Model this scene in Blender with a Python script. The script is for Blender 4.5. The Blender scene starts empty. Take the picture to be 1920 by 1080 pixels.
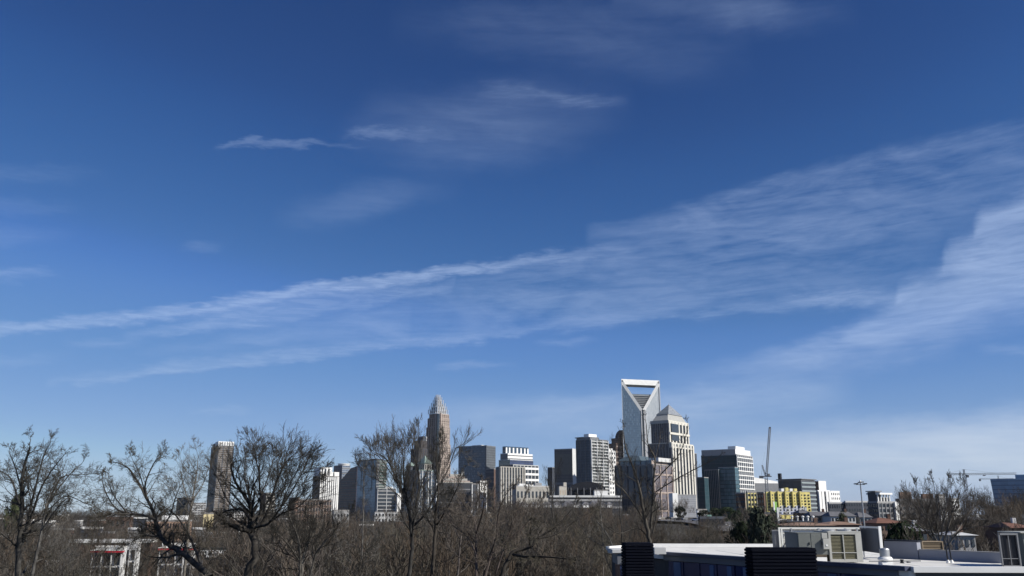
import bpy, bmesh, math, random
import numpy as np
from mathutils import Vector, Matrix, Quaternion

SC = bpy.context.scene
COL = SC.collection
R = math.radians
F = 1650.0            # focal length in photograph pixels
HOR = 962.0           # horizon row
PITCH = math.atan((HOR - 540) / F)
CAMZ = 22.0
cp, sp = math.cos(PITCH), math.sin(PITCH)

# ---------------------------------------------------------------- placing
def ray(px, py):
    a, v = (px - 960) / F, (540 - py) / F
    return Vector((a, cp - sp * v, sp + cp * v))
def P(px, py, Y):
    d = ray(px, py); t = Y / d.y
    return Vector((d.x * t, Y, CAMZ + d.z * t))
def PZ(px, py, z):
    d = ray(px, py); t = (z - CAMZ) / d.z
    return Vector((d.x * t, d.y * t, z))
def K(px, py=940):
    d = ray(px, py); return d.x / d.y
def ss(a, b, x):
    t = min(1, max(0, (x - a) / (b - a))); return t * t * (3 - 2 * t)
def gz(x, y):
    y = max(y, 1)
    a = x / y
    base = 12 * ss(280, 1000, y)
    wr = ss(.08, .17, a)
    right = 18.0 * ss(170, 400, y) * wr
    wc = math.exp(-((a - .03) / .085) ** 2)
    mid = 19 * ss(380, 800, y) * wc
    z = max(base, right, mid) + 0.6 * math.sin(x * .013) * math.sin(y * .011)
    z = z * (1 - ss(2200, 5000, y)) + 4 * ss(2200, 5000, y)
    return z

# ---------------------------------------------------------------- objects
def tag(o, label=None, cat=None, group=None, kind=None):
    if label: o['label'] = label
    if cat: o['category'] = cat
    if group: o['group'] = group
    if kind: o['kind'] = kind
    return o
def thing(name, label, cat, loc, group=None):
    o = bpy.data.objects.new(name, None); COL.objects.link(o)
    o.location = loc; o.empty_display_size = .5
    return tag(o, label, cat, group)
WORLDLOC = {}
def mk(name, me, parent=None, loc=(0, 0, 0)):
    o = bpy.data.objects.new(name, me); COL.objects.link(o)
    if parent is not None:
        o.parent = parent
        pl = Vector(parent.location)
        if parent.parent is not None: pl = Vector(WORLDLOC.get(parent.name, pl))
        o.location = Vector(loc) - pl
        WORLDLOC[o.name] = Vector(loc)
    else:
        o.location = loc
    return o
def mesh(name, verts, faces, mats, fm=None, smooth=False):
    me = bpy.data.meshes.new(name)
    me.from_pydata([tuple(v) for v in verts], [], faces)
    for m in (mats if isinstance(mats, (list, tuple)) else [mats]): me.materials.append(m)
    if fm:
        me.polygons.foreach_set('material_index', fm)
    if smooth: me.polygons.foreach_set('use_smooth', [True] * len(me.polygons))
    me.update(); return me
UC = {}
def ucube(mat):
    if mat.name in UC: return UC[mat.name]
    v = [(x, y, z) for z in (-.5, .5) for y in (-.5, .5) for x in (-.5, .5)]
    f = [(0, 2, 3, 1), (4, 5, 7, 6), (0, 1, 5, 4), (2, 6, 7, 3), (0, 4, 6, 2), (1, 3, 7, 5)]
    UC[mat.name] = mesh('block_' + mat.name, v, f, mat); return UC[mat.name]
def box(name, mat, parent, c, s, rz=0):
    o = mk(name, ucube(mat), parent, c)
    o.scale = s; o.rotation_euler = (0, 0, rz)
    return o
class MB:
    """collects boxes, bars and tubes into one mesh (world coordinates)"""
    def __init__(s): s.v = []; s.f = []
    def quadbox(s, c, u, v, w):     # centre + three half axis vectors
        c, u, v, w = Vector(c), Vector(u), Vector(v), Vector(w)
        b = len(s.v)
        for k in (-1, 1):
            for j in (-1, 1):
                for i in (-1, 1): s.v.append(c + i * u + j * v + k * w)
        s.f += [tuple(b + q for q in t) for t in [(0, 2, 3, 1), (4, 5, 7, 6), (0, 1, 5, 4), (2, 6, 7, 3), (0, 4, 6, 2), (1, 3, 7, 5)]]
    def box(s, c, size, rz=0):
        cc, sn = math.cos(rz), math.sin(rz)
        s.quadbox(c, Vector((cc, sn, 0)) * size[0] / 2, Vector((-sn, cc, 0)) * size[1] / 2, Vector((0, 0, size[2] / 2)))
    def bar(s, a, b, r, n=5, r2=None):
        a, b = Vector(a), Vector(b); d = (b - a)
        if d.length < 1e-6: return
        q = d.to_track_quat('Z', 'Y'); r2 = r if r2 is None else r2
        k = len(s.v)
        for p, rr in ((a, r), (b, r2)):
            for i in range(n):
                t = 2 * math.pi * i / n
                s.v.append(p + q @ Vector((rr * math.cos(t), rr * math.sin(t), 0)))
        for i in range(n):
            j = (i + 1) % n
            s.f.append((k + i, k + j, k + n + j, k + n + i))
        s.f.append(tuple(k + i for i in reversed(range(n)))); s.f.append(tuple(k + n + i for i in range(n)))
    def lathe(s, c, prof, n=20):
        k = len(s.v)
        for r, z in prof:
            for i in range(n):
                t = 2 * math.pi * i / n
                s.v.append(Vector((c[0] + r * math.cos(t), c[1] + r * math.sin(t), c[2] + z)))
        for j in range(len(prof) - 1):
            for i in range(n):
                i2 = (i + 1) % n
                s.f.append((k + j * n + i, k + j * n + i2, k + (j + 1) * n + i2, k + (j + 1) * n + i))
        s.f.append(tuple(k + i for i in reversed(range(n))))
        s.f.append(tuple(k + (len(prof) - 1) * n + i for i in range(n)))
    def prism(s, pts, d):           # planar polygon extruded by vector d
        k = len(s.v); n = len(pts); d = Vector(d)
        s.v += [Vector(p) for p in pts] + [Vector(p) + d for p in pts]
        s.f.append(tuple(range(k, k + n))); s.f.append(tuple(reversed(range(k + n, k + 2 * n))))
        for i in range(n):
            j = (i + 1) % n; s.f.append((k + j, k + i, k + n + i, k + n + j))
    def build(s, name, mat, parent=None, smooth=False, bevel=0):
        base = Vector(WORLDLOC.get(parent.name, parent.location)) if parent is not None else Vector((0, 0, 0))
        if parent is None and s.v:
            base = Vector((sum(p.x for p in s.v) / len(s.v), sum(p.y for p in s.v) / len(s.v), min(p.z for p in s.v)))
        me = mesh(name, [p - base for p in s.v], s.f, mat, smooth=smooth)
        bm = bmesh.new(); bm.from_mesh(me); bmesh.ops.recalc_face_normals(bm, faces=bm.faces)
        if bevel: bmesh.ops.bevel(bm, geom=bm.edges[:], offset=bevel, segments=2, profile=.6, affect='EDGES', clamp_overlap=True)
        bm.to_mesh(me); bm.free()
        o = bpy.data.objects.new(name, me); COL.objects.link(o)
        if parent is not None: o.parent = parent; WORLDLOC[o.name] = base
        else: o.location = base
        return o

# ---------------------------------------------------------------- materials
def newmat(name):
    m = bpy.data.materials.new(name); m.use_nodes = True
    nt = m.node_tree; b = nt.nodes['Principled BSDF']
    return m, nt, b
MATS = {}
def plain(name, col, rough=.75, var=.18, scale=.25, metal=0, spec=.3, streak=False):
    if name in MATS: return MATS[name]
    m, nt, b = newmat(name)
    N, L = nt.nodes, nt.links
    geo = N.new('ShaderNodeNewGeometry')
    mp = N.new('ShaderNodeMapping'); L.new(geo.outputs['Position'], mp.inputs['Vector'])
    mp.inputs['Scale'].default_value = (1, 1, .25) if streak else (1, 1, 1)
    nz = N.new('ShaderNodeTexNoise'); nz.inputs['Scale'].default_value = scale; nz.inputs['Detail'].default_value = 6
    nz.inputs['Roughness'].default_value = .65
    L.new(mp.outputs[0], nz.inputs['Vector'])
    mx = N.new('ShaderNodeMix'); mx.data_type = 'RGBA'
    mx.inputs['A'].default_value = (*[c * (1 - var) for c in col], 1)
    mx.inputs['B'].default_value = (*[min(.9, c * (1 + var)) for c in col], 1)
    rg = N.new('ShaderNodeMapRange'); rg.inputs['From Min'].default_value = .3; rg.inputs['From Max'].default_value = .7
    L.new(nz.outputs['Fac'], rg.inputs['Value']); L.new(rg.outputs[0], mx.inputs['Factor'])
    L.new(mx.outputs['Result'], b.inputs['Base Color'])
    b.inputs['Roughness'].default_value = rough; b.inputs['Metallic'].default_value = metal
    b.inputs['Specular IOR Level'].default_value = spec
    MATS[name] = m; return m
def facade(name, col, theta, pw=3, ph=4, line=(.03, .03, .03), lv=.06, lh=.12, var=.5, metal=0., rough=.12, spec=.45, col2=None):
    """glazed or panelled wall: storeys and bays follow the building's own axes"""
    if 'shade' in name: spec, rough = .15, .45
    key = name + str(theta)
    if key in MATS: return MATS[key]
    m, nt, b = newmat(name); N, L = nt.nodes, nt.links
    geo = N.new('ShaderNodeNewGeometry')
    def rot(sock):
        r = N.new('ShaderNodeVectorRotate'); r.rotation_type = 'Z_AXIS'; r.inputs['Angle'].default_value = -R(theta)
        L.new(sock, r.inputs['Vector']); s = N.new('ShaderNodeSeparateXYZ'); L.new(r.outputs[0], s.inputs[0]); return s
    sp_, sn_ = rot(geo.outputs['Position']), rot(geo.outputs['Normal'])
    def mth(op, a, b_=None, clamp=False):
        n = N.new('ShaderNodeMath'); n.operation = op; n.use_clamp = clamp
        for i, q in enumerate((a, b_)):
            if q is None: continue
            if isinstance(q, (int, float)): n.inputs[i].default_value = q
            else: L.new(q, n.inputs[i])
        return n.outputs[0]
    ax = mth('ABSOLUTE', sn_.outputs[0]); isx = mth('GREATER_THAN', ax, .7)      # facing the x axis: bays run in y
    u = mth('ADD', mth('MULTIPLY', sp_.outputs[1], isx), mth('MULTIPLY', sp_.outputs[0], mth('SUBTRACT', 1, isx)))
    us = mth('DIVIDE', u, pw); zs = mth('DIVIDE', sp_.outputs[2], ph)
    cv = N.new('ShaderNodeCombineXYZ')
    L.new(mth('FLOOR', us), cv.inputs[0]); L.new(mth('FLOOR', zs), cv.inputs[1]); L.new(isx, cv.inputs[2])
    wn = N.new('ShaderNodeTexWhiteNoise'); L.new(cv.outputs[0], wn.inputs['Vector'])
    nz = N.new('ShaderNodeTexNoise'); nz.inputs['Scale'].default_value = .05; L.new(geo.outputs['Position'], nz.inputs['Vector'])
    f = mth('MULTIPLY', wn.outputs['Value'], mth('ADD', nz.outputs['Fac'], .4), True)
    mx = N.new('ShaderNodeMix'); mx.data_type = 'RGBA'; L.new(f, mx.inputs['Factor'])
    mx.inputs['A'].default_value = (*col, 1)
    c2 = col2 or [c * (1 + var) for c in col]
    mx.inputs['B'].default_value = (*c2, 1)
    ml = mth('MAXIMUM', mth('LESS_THAN', mth('FRACT', us), lv), mth('LESS_THAN', mth('FRACT', zs), lh))
    up = mth('LESS_THAN', mth('ABSOLUTE', sn_.outputs[2]), .6)
    ml = mth('MULTIPLY', ml, up)
    m2 = N.new('ShaderNodeMix'); m2.data_type = 'RGBA'; L.new(ml, m2.inputs['Factor'])
    L.new(mx.outputs['Result'], m2.inputs['A']); m2.inputs['B'].default_value = (*line, 1)
    L.new(m2.outputs['Result'], b.inputs['Base Color'])
    rr = N.new('ShaderNodeMapRange'); L.new(wn.outputs['Value'], rr.inputs['Value'])
    rr.inputs['To Min'].default_value = rough; rr.inputs['To Max'].default_value = rough + .15
    L.new(rr.outputs[0], b.inputs['Roughness'])
    b.inputs['Metallic'].default_value = metal; b.inputs['Specular IOR Level'].default_value = spec
    bp = N.new('ShaderNodeBump'); bp.inputs['Strength'].default_value = .15; bp.inputs['Distance'].default_value = .4
    n2 = N.new('ShaderNodeTexNoise'); n2.inputs['Scale'].default_value = .12; L.new(geo.outputs['Position'], n2.inputs['Vector'])
    L.new(n2.outputs['Fac'], bp.inputs['Height']); L.new(bp.outputs[0], b.inputs['Normal'])
    MATS[key] = m; return m

WHITE = plain('white_panel', (.74, .74, .72), .6, .08)
WHITEC = plain('white_concrete', (.53, .535, .53), .8, .1)
CREAM = plain('cream_stone', (.37, .355, .32), .8, .15)
BEIGE = plain('beige_stone', (.36, .30, .24), .85, .2)
GREYC = plain('grey_concrete', (.28, .28, .28), .85, .2)
GREYD = plain('dark_grey_panel', (.052, .060, .076), .6, .2)
GREYM = plain('mid_grey_panel', (.16, .165, .175), .6, .15)
BRICK = plain('red_brick', (.17, .115, .09), .9, .25)
BRICKD = plain('dark_brick', (.11, .07, .055), .9, .25)
BROWNG = plain('brown_granite', (.33, .27, .235), .6, .15)
GRAVEL = plain('roof_gravel', (.25, .24, .23), .9, .25, .6)
WROOF = plain('white_roof_membrane', (.68, .67, .63), .7, .16, .35)
GREENR = plain('verdigris_copper', (.20, .26, .23), .6, .2)
YELLOW = plain('yellow_sheathing', (.62, .54, .20), .8, .25, .35)
LGREEN = plain('green_sheathing', (.25, .48, .12), .75, .1)
LILAC = plain('pale_blue_sheathing', (.42, .46, .62), .75, .1)
BLACKM = plain('black_metal', (.012, .013, .018), .45, .2)
STEEL = plain('galvanised_steel', (.36, .37, .38), .45, .15, 2, .6)
DGLASS = plain('dark_window_glass', (.02, .026, .035), .08, .3, .3, 0, .9)
BGLASS = plain('blue_window_glass', (.04, .07, .11), .08, .3, .3, .2, .9)
TERRA = plain('orange_roof_tiles', (.24, .155, .11), .85, .2, .5)
REDROOF = plain('red_brown_roof_tiles', (.17, .085, .06), .85, .2, .5)
SLATE = plain('grey_shingle_roof', (.13, .13, .14), .9, .2, .5)
REDP = plain('red_paint', (.45, .03, .05), .6, .1)
CRANEP = plain('crane_grey_paint', (.20, .22, .25), .5, .1)

# ---------------------------------------------------------------- facades
SUN_AZ, SUN_EL = 115.0, 33.0
def corner(x0, xm, x1, D, theta, py=930):
    t = R(theta); c, s = math.cos(t), math.sin(t)
    km, k0, k1 = K(xm, py), K(x0, py), K(x1, py)
    Cx, Cy = km * D, D
    LR = (k1 * Cy - Cx) / max(.12, (c - k1 * s))
    LL = (Cx - k0 * Cy) / max(.12, (s + k0 * c))
    return Vector((Cx, Cy, 0)), max(LR, 2), max(LL, 2)
def zat(px, py, D): return P(px, py, D).z
def elems(root, C, u, n, L, z0, z1, specs, rz):
    H = z1 - z0
    for s in specs or ():
        k, mat = s[0], s[1]
        if k == 'band':        # ('band', mat, count, frac, proud, name)
            cnt, fr, pr = s[2:5]; nm = s[5] if len(s) > 5 else 'spandrel'
            h = H / cnt * fr
            for i in range(cnt):
                z = z0 + (i + .5) * H / cnt
                box(nm, mat, root, C + u * (L / 2) + n * (pr / 2 - .15) + Vector((0, 0, z)), (L - .2, pr + .3, h), rz)
        elif k == 'pier':
            cnt, fr, pr = s[2:5]; nm = s[5] if len(s) > 5 else 'pier'
            w = L / cnt * fr
            for i in range(cnt + 1):
                uu = min(max(i * L / cnt, w / 2 + .05), L - w / 2 - .05)
                box(nm, mat, root, C + u * uu + n * (pr / 2 - .15) + Vector((0, 0, z0 + H / 2)), (w, pr + .3, H - .3), rz)
        elif k == 'win':       # ('win', mat, cols, rows, wf, hf, proud, name)
            cols, rows, wf, hf = s[2:6]; pr = s[6] if len(s) > 6 else .12; nm = s[7] if len(s) > 7 else 'window'
            rest = MB(); nn = 0
            for r in reversed(range(rows)):
                for c in range(cols):
                    p = C + u * ((c + .5) * L / cols) + n * (pr / 2 - .1) + Vector((0, 0, z0 + (r + .5) * H / rows))
                    sz = (L / cols * wf, pr + .2, H / rows * hf)
                    nn += 1
                    if nn <= 60: box(nm, mat, root, p, sz, rz)
                    else: rest.box(p, sz, rz)
            if rest.v: tag(rest.build(nm, mat, root), kind='stuff')
def mass(root, fr, theta, z0, z1, mL, mR, left=None, right=None, roof=GRAVEL, parapet=1.0, inset=0., wallname='wall'):
    C, LR, LL = fr; t = R(theta)
    a = Vector((math.cos(t), math.sin(t), 0)); b = Vector((-math.sin(t), math.cos(t), 0))
    C = C + a * inset + b * inset; LR -= 2 * inset; LL -= 2 * inset
    q = [C, C + a * LR, C + a * LR + b * LL, C + b * LL]
    base = Vector(root.location)
    v = [p + Vector((0, 0, z0)) - base for p in q] + [p + Vector((0, 0, z1)) - base for p in q]
    me = mesh(wallname, v, [(0, 1, 5, 4), (1, 2, 6, 5), (2, 3, 7, 6), (3, 0, 4, 7), (4, 5, 6, 7)], [mR, mL, roof], [0, 0, 1, 1, 2])
    o = bpy.data.objects.new(wallname, me); COL.objects.link(o); o.parent = root
    elems(root, C, a, -b, LR, z0, z1, right, t)
    elems(root, C, b, -a, LL, z0, z1, left, t + math.pi / 2)
    if parapet:
        w = .6; m = MB()
        ctr = C + a * LR / 2 + b * LL / 2
        for (cc, L_, rz) in ((C + a * LR / 2, LR, t), (C + b * LL + a * LR / 2, LR, t), (C + b * LL / 2, LL - w, t + math.pi / 2), (C + a * LR + b * LL / 2, LL - w, t + math.pi / 2)):
            m.box(cc + Vector((0, 0, z1 + parapet / 2 - .02)) + (ctr - cc).normalized() * .2, (L_, w, parapet), rz)
        m.build('parapet', roof if parapet < 1.2 else mR, root)
    return C, LR, LL, a, b
def building(name, label, x0, xm, x1, ytop, D, theta, mL, mR, left=None, right=None, cat='building', group=None, zb=None, **kw):
    fr = corner(x0, xm, x1, D, theta, (ytop + HOR) / 2)
    C = fr[0]; g = gz(C.x, C.y) - 1.5 if zb is None else zb
    root = thing(name, label, cat, (C.x, C.y, g), group)
    z1 = zat(xm, ytop, D)
    info = mass(root, fr, theta, g, z1, mL, mR, left, right, **kw)
    return root, fr, z1, info
def plant(root, fr, theta, z, mat, u0, u1, v0, v1, h, name='rooftop_plant'):
    C, LR, LL = fr; t = R(theta)
    a = Vector((math.cos(t), math.sin(t), 0)); b = Vector((-math.sin(t), math.cos(t), 0))
    c = C + a * LR * (u0 + u1) / 2 + b * LL * (v0 + v1) / 2 + Vector((0, 0, z + h / 2))
    return box(name, mat, root, c, (LR * (u1 - u0), LL * (v1 - v0), h), t)
HAZE = 0.00002
# ================================================================ camera, light, sky
cam = bpy.data.cameras.new('camera'); cam.sensor_width = 36; cam.lens = 36 * F / 1920
cam.clip_end = 60000; cam.clip_start = .2
co = bpy.data.objects.new('camera', cam); COL.objects.link(co)
co.location = (0, 0, CAMZ); co.rotation_euler = (math.pi / 2 + PITCH, 0, 0); SC.camera = co
sun = bpy.data.lights.new('sun', 'SUN'); sun.energy = 5.0; sun.angle = R(.5); sun.color = (1, .95, .87)
so = bpy.data.objects.new('sun', sun); COL.objects.link(so)
sd = Vector((math.sin(R(SUN_AZ)) * math.cos(R(SUN_EL)), math.cos(R(SUN_AZ)) * math.cos(R(SUN_EL)), math.sin(R(SUN_EL))))
so.rotation_euler = sd.to_track_quat('Z', 'Y').to_euler(); so.location = (0, 0, 400)

w = bpy.data.worlds.new('World'); SC.world = w; w.use_nodes = True
nt = w.node_tree; N, L = nt.nodes, nt.links
for n in list(N): N.remove(n)
out = N.new('ShaderNodeOutputWorld')
sky = N.new('ShaderNodeTexSky'); sky.sky_type = 'NISHITA'; sky.sun_disc = False
sky.sun_elevation = R(SUN_EL); sky.sun_rotation = R(SUN_AZ)
sky.altitude = 200; sky.air_density = .7; sky.dust_density = .1; sky.ozone_density = 2.0
def mth(op, *a, clamp=False):
    n = N.new('ShaderNodeMath'); n.operation = op; n.use_clamp = clamp
    for i, q in enumerate(a):
        if isinstance(q, (int, float)): n.inputs[i].default_value = q
        else: L.new(q, n.inputs[i])
    return n.outputs[0]
tc = N.new('ShaderNodeTexCoord'); sx = N.new('ShaderNodeSeparateXYZ'); L.new(tc.outputs['Generated'], sx.inputs[0])
az = mth('MULTIPLY', mth('ARCTAN2', sx.outputs[0], sx.outputs[1]), 180 / math.pi)
el = mth('MULTIPLY', mth('ARCSINE', sx.outputs[2]), 180 / math.pi)
U = mth('DIVIDE', mth('ADD', az, 40), 80, clamp=True)
def azel(px, py):
    d = ray(px, py).normalized()
    return math.degrees(math.atan2(d.x, d.y)), math.degrees(math.asin(d.z))
def noise(sxx, syy, off, detail=5, rough=.55, dist=0.):
    c = N.new('ShaderNodeCombineXYZ')
    L.new(mth('MULTIPLY', az, sxx), c.inputs[0])
    L.new(mth('MULTIPLY', mth('SUBTRACT', el, mth('MULTIPLY', az, SLOPE)), syy), c.inputs[1]); c.inputs[2].default_value = off
    n = N.new('ShaderNodeTexNoise'); n.inputs['Scale'].default_value = 1; n.inputs['Detail'].default_value = detail
    n.inputs['Roughness'].default_value = rough; n.inputs['Distortion'].default_value = dist
    L.new(c.outputs[0], n.inputs['Vector']); return n.outputs['Fac']
SLOPE = .03
n_warp = noise(.35, .9, 3.1, 4)
n_edge = noise(.9, 3.6, 7.7, 6, .62, .3)
n_str = noise(.16, 1.1, 11.3, 6, .62, 1.1)
n_fine = noise(.42, 3.4, 5.9, 6, .62, .9)
SLOPE = -.05
n_str2 = noise(.12, 1.3, 21.3, 5, .6, .5)
EL = mth('ADD', el, mth('ADD', mth('MULTIPLY', mth('SUBTRACT', n_warp, .5), 1.2), mth('MULTIPLY', mth('SUBTRACT', n_edge, .5), .75)))
def curve(pts):
    n = N.new('ShaderNodeFloatCurve'); L.new(U, n.inputs['Value'])
    c = n.mapping.curves[0]; pts = sorted(pts)
    while len(c.points) < len(pts): c.points.new(.5, .5)
    for p, q in zip(c.points, pts): p.location = q; p.handle_type = 'AUTO_CLAMPED'
    n.mapping.use_clip = False
    n.mapping.update(); return n.outputs[0]
RAW = []
def band(pts, st, sb, tex, mod=.8): RAW.append((pts, st, sb, tex, mod))
def band_nodes(grp):
    """wisps that share no azimuth share one set of curves: (x, y of upper edge, y of lower edge, opacity)"""
    T, B, A = [], [], []
    for pts, st, sb, tex, mod in sorted(grp, key=lambda g: g[0][0][0]):
        t_, a_ = [], []
        for x, yt, yb, a in pts:
            a1, e1 = azel(x, yt); a2, e2 = azel(x, yb); u = (.5 * (a1 + a2) + 40) / 80
            t_.append((u, e1 / 45, e2 / 45)); a_.append((u, a))
        if pts[0][0] > 2: a_ = [(a_[0][0] - .006, 0)] + a_
        else: t_ = [(0, t_[0][1], t_[0][2])] + t_; a_ = [(0, a_[0][1])] + a_
        if pts[-1][0] < 1915: a_ = a_ + [(a_[-1][0] + .006, 0)]
        T += [(q[0], q[1]) for q in t_]; B += [(q[0], q[2]) for q in t_]; A += a_
    st = sum(g[1] for g in grp) / len(grp); sb = sum(g[2] for g in grp) / len(grp); mod = sum(g[4] for g in grp) / len(grp); tex = grp[0][3]
    t = mth('MULTIPLY', curve(T), 45); b = mth('MULTIPLY', curve(B), 45)
    mt = N.new('ShaderNodeMapRange'); mt.interpolation_type = 'SMOOTHSTEP'
    L.new(mth('SUBTRACT', t, EL), mt.inputs['Value']); mt.inputs['From Min'].default_value = -st / 2; mt.inputs['From Max'].default_value = st / 2
    mb = N.new('ShaderNodeMapRange'); mb.interpolation_type = 'SMOOTHSTEP'
    L.new(mth('SUBTRACT', EL, b), mb.inputs['Value']); mb.inputs['From Min'].default_value = -sb / 2; mb.inputs['From Max'].default_value = sb / 2
    m = mth('MULTIPLY', mth('MULTIPLY', mt.outputs[0], mb.outputs[0]), mth('MAXIMUM', curve(A), 0))
    tx = N.new('ShaderNodeMapRange'); L.new(tex, tx.inputs['Value'])
    tx.inputs['From Min'].default_value = .40; tx.inputs['From Max'].default_value = .60
    tx.inputs['To Min'].default_value = 1 - mod; tx.inputs['To Max'].default_value = 1.15
    return mth('MULTIPLY', m, tx.outputs[0])
n_big = noise(.16, .42, 31.7, 5, .55, .8)
mixs = mth('ADD', mth('ADD', mth('MULTIPLY', n_str, .38), mth('MULTIPLY', n_fine, .17)), mth('MULTIPLY', n_big, .45))
mixs2 = mth('ADD', mth('ADD', mth('MULTIPLY', n_str2, .4), mth('MULTIPLY', n_fine, .15)), mth('MULTIPLY', n_big, .45))
for _ in [
 # long crisp streak from the left edge
 band([(0, 606, 628, .36), (100, 598, 618, .40), (200, 588, 608, .42), (400, 566, 586, .44), (550, 536, 560, .46), (700, 519, 540, .48), (850, 499, 518, .46), (960, 484, 502, .34), (1080, 467, 490, .20), (1180, 455, 480, .05)], .45, .75, n_fine, .3),
 band([(240, 620, 630, .16), (350, 602, 626, .26), (450, 580, 616, .28), (560, 560, 600, .26), (640, 548, 586, .22), (760, 536, 560, .24), (850, 528, 545, .10)], .8, .8, n_fine, .5),
 band([(130, 636, 648, .05), (200, 634, 648, .12), (260, 634, 646, .03)], .5, .5, n_fine, .4),
 # broad thin sheet between the streaks
 band([(620, 580, 640, .03), (760, 552, 640, .12), (900, 512, 628, .19), (1100, 472, 612, .22), (1300, 455, 595, .22), (1500, 430, 580, .18), (1650, 410, 572, .14), (1760, 400, 560, .05)], 1.6, 1.2, mixs, .95),
 band([(260, 656, 664, .05), (350, 646, 660, .14), (500, 616, 648, .18), (620, 596, 640, .17), (760, 580, 636, .10)], 1.0, .9, mixs, .7),
 band([(100, 716, 722, .16), (200, 701, 715, .24), (350, 676, 698, .26), (500, 658, 684, .24), (700, 640, 660, .24), (850, 628, 644, .24), (930, 622, 634, .22), (1050, 602, 618, .12), (1200, 590, 606, .14), (1400, 574, 590, .12), (1560, 560, 574, .04)], .8, .45, n_fine, .4),
 # upper right sheet
 band([(1110, 430, 438, .22), (1200, 418, 446, .26), (1300, 385, 455, .24), (1450, 338, 450, .26), (1600, 300, 438, .24), (1750, 265, 425, .20), (1850, 245, 410, .18), (1920, 232, 400, .18), (1960, 220, 400, .16)], 1.2, 2.6, mixs, .85),
 # bright curving band from the right edge
 band([(1235, 704, 710, .16), (1330, 688, 706, .26), (1450, 660, 700, .36), (1560, 625, 690, .42), (1640, 592, 675, .44), (1680, 572, 665, .44), (1692, 538, 660, .46), (1770, 500, 640, .44), (1788, 455, 625, .44), (1835, 440, 610, .44), (1850, 400, 600, .42), (1920, 372, 590, .42), (1960, 345, 590, .38)], 1.3, 2.8, mixs, .65),
 band([(1480, 555, 572, .14), (1560, 548, 576, .26), (1640, 547, 574, .22), (1700, 545, 568, .05)], .7, .5, n_fine, .4),
 band([(1780, 470, 560, .03), (1860, 455, 540, .22), (1960, 430, 540, .25)], 1.2, 1.4, n_fine, .5),
 # faint high wisps
 band([(740, 25, 60, .02), (850, 12, 75, .06), (1000, 5, 95, .09), (1150, 15, 120, .09), (1280, 50, 140, .06), (1400, 60, 120, .02)], 2.6, 3, mixs2, .6),
 band([(1150, -30, 10, .05), (1260, -25, 30, .11), (1400, -15, 52, .14), (1500, 5, 50, .09), (1600, 10, 40, .02)], 1.8, 1.6, mixs2, .5),
 band([(640, 240, 262, .03), (720, 185, 285, .06), (820, 190, 305, .12), (930, 170, 300, .14), (1020, 160, 285, .09), (1120, 165, 250, .05), (1180, 175, 210, .02)], 3.2, 3.2, mixs2, .45),
 band([(900, 158, 180, .03), (1000, 166, 188, .10), (1100, 180, 196, .13), (1170, 184, 194, .05)], .8, .6, n_fine, .4),
 band([(412, 272, 279, .12), (440, 264, 275, .17), (540, 261, 272, .17), (620, 267, 275, .10), (680, 270, 276, .04)], .3, .35, n_fine, .2),
 band([(650, 247, 256, .08), (710, 241, 254, .18), (760, 245, 256, .14), (850, 250, 258, .03)], .45, .45, n_fine, .3),
 band([(520, 392, 410, .03), (600, 370, 425, .10), (700, 348, 400, .12), (800, 346, 370, .07), (860, 350, 365, .02)], 1.6, 1.8, mixs2, .4),
 band([(0, 506, 522, .22), (60, 507, 520, .20), (110, 509, 517, .04)], .5, .5, n_fine, .3),
 band([(0, 318, 334, .10), (100, 321, 333, .09), (200, 322, 332, .02)], 1, 1, n_fine, .3),
 band([(0, 378, 396, .10), (80, 384, 396, .09), (150, 386, 394, .02)], 1, 1, n_fine, .3),
 band([(0, 425, 460, .09), (80, 430, 450, .07), (140, 434, 446, .02)], 1, 1, n_fine, .3),
 band([(345, 457, 470, .04), (380, 456, 468, .10), (415, 458, 466, .03)], .5, .5, n_fine, .3),
 band([(0, 668, 684, .10), (60, 664, 680, .07), (130, 655, 668, .02)], .7, .7, n_fine, .4),
 band([(820, 684, 694, .10), (880, 680, 690, .16), (960, 681, 688, .05)], .4, .4, n_fine, .3),
 band([(1010, 640, 650, .12), (1060, 636, 646, .16), (1115, 634, 642, .06)], .4, .4, n_fine, .3),
 band([(360, 768, 776, .05), (420, 765, 774, .10), (470, 764, 772, .03)], .4, .4, n_fine, .3),
 band([(560, 770, 800, .03), (800, 758, 800, .12), (1000, 748, 800, .24), (1160, 740, 805, .28), (1300, 725, 800, .30), (1450, 715, 780, .28), (1600, 712, 750, .04)], 1.4, 2.4, mixs, .4),
 band([(1200, 850, 900, .10), (1350, 828, 900, .30), (1500, 808, 905, .44), (1650, 796, 905, .52), (1800, 786, 905, .56), (1920, 776, 905, .56)], 2.2, 3, mixs2, .3),
 band([(1840, 650, 662, .06), (1890, 646, 660, .12), (1960, 644, 660, .12)], .5, .5, n_fine, .4),
]: pass
groups = []
for r in sorted(RAW, key=lambda q: q[0][0][0]):
    for g in groups:
        if g[0][3] is r[3] and max(q[0][-1][0] for q in g) + 45 < r[0][0][0] and .5 < (g[0][1] + g[0][2]) / (r[1] + r[2]) < 2: g.append(r); break
    else: groups.append([r])
print('cloud groups', len(groups))
bands = [band_nodes(g) for g in groups]
tot = bands[0]
for b_ in bands[1:]: tot = mth('SUBTRACT', 1, mth('MULTIPLY', mth('SUBTRACT', 1, tot), mth('SUBTRACT', 1, b_)))
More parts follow.
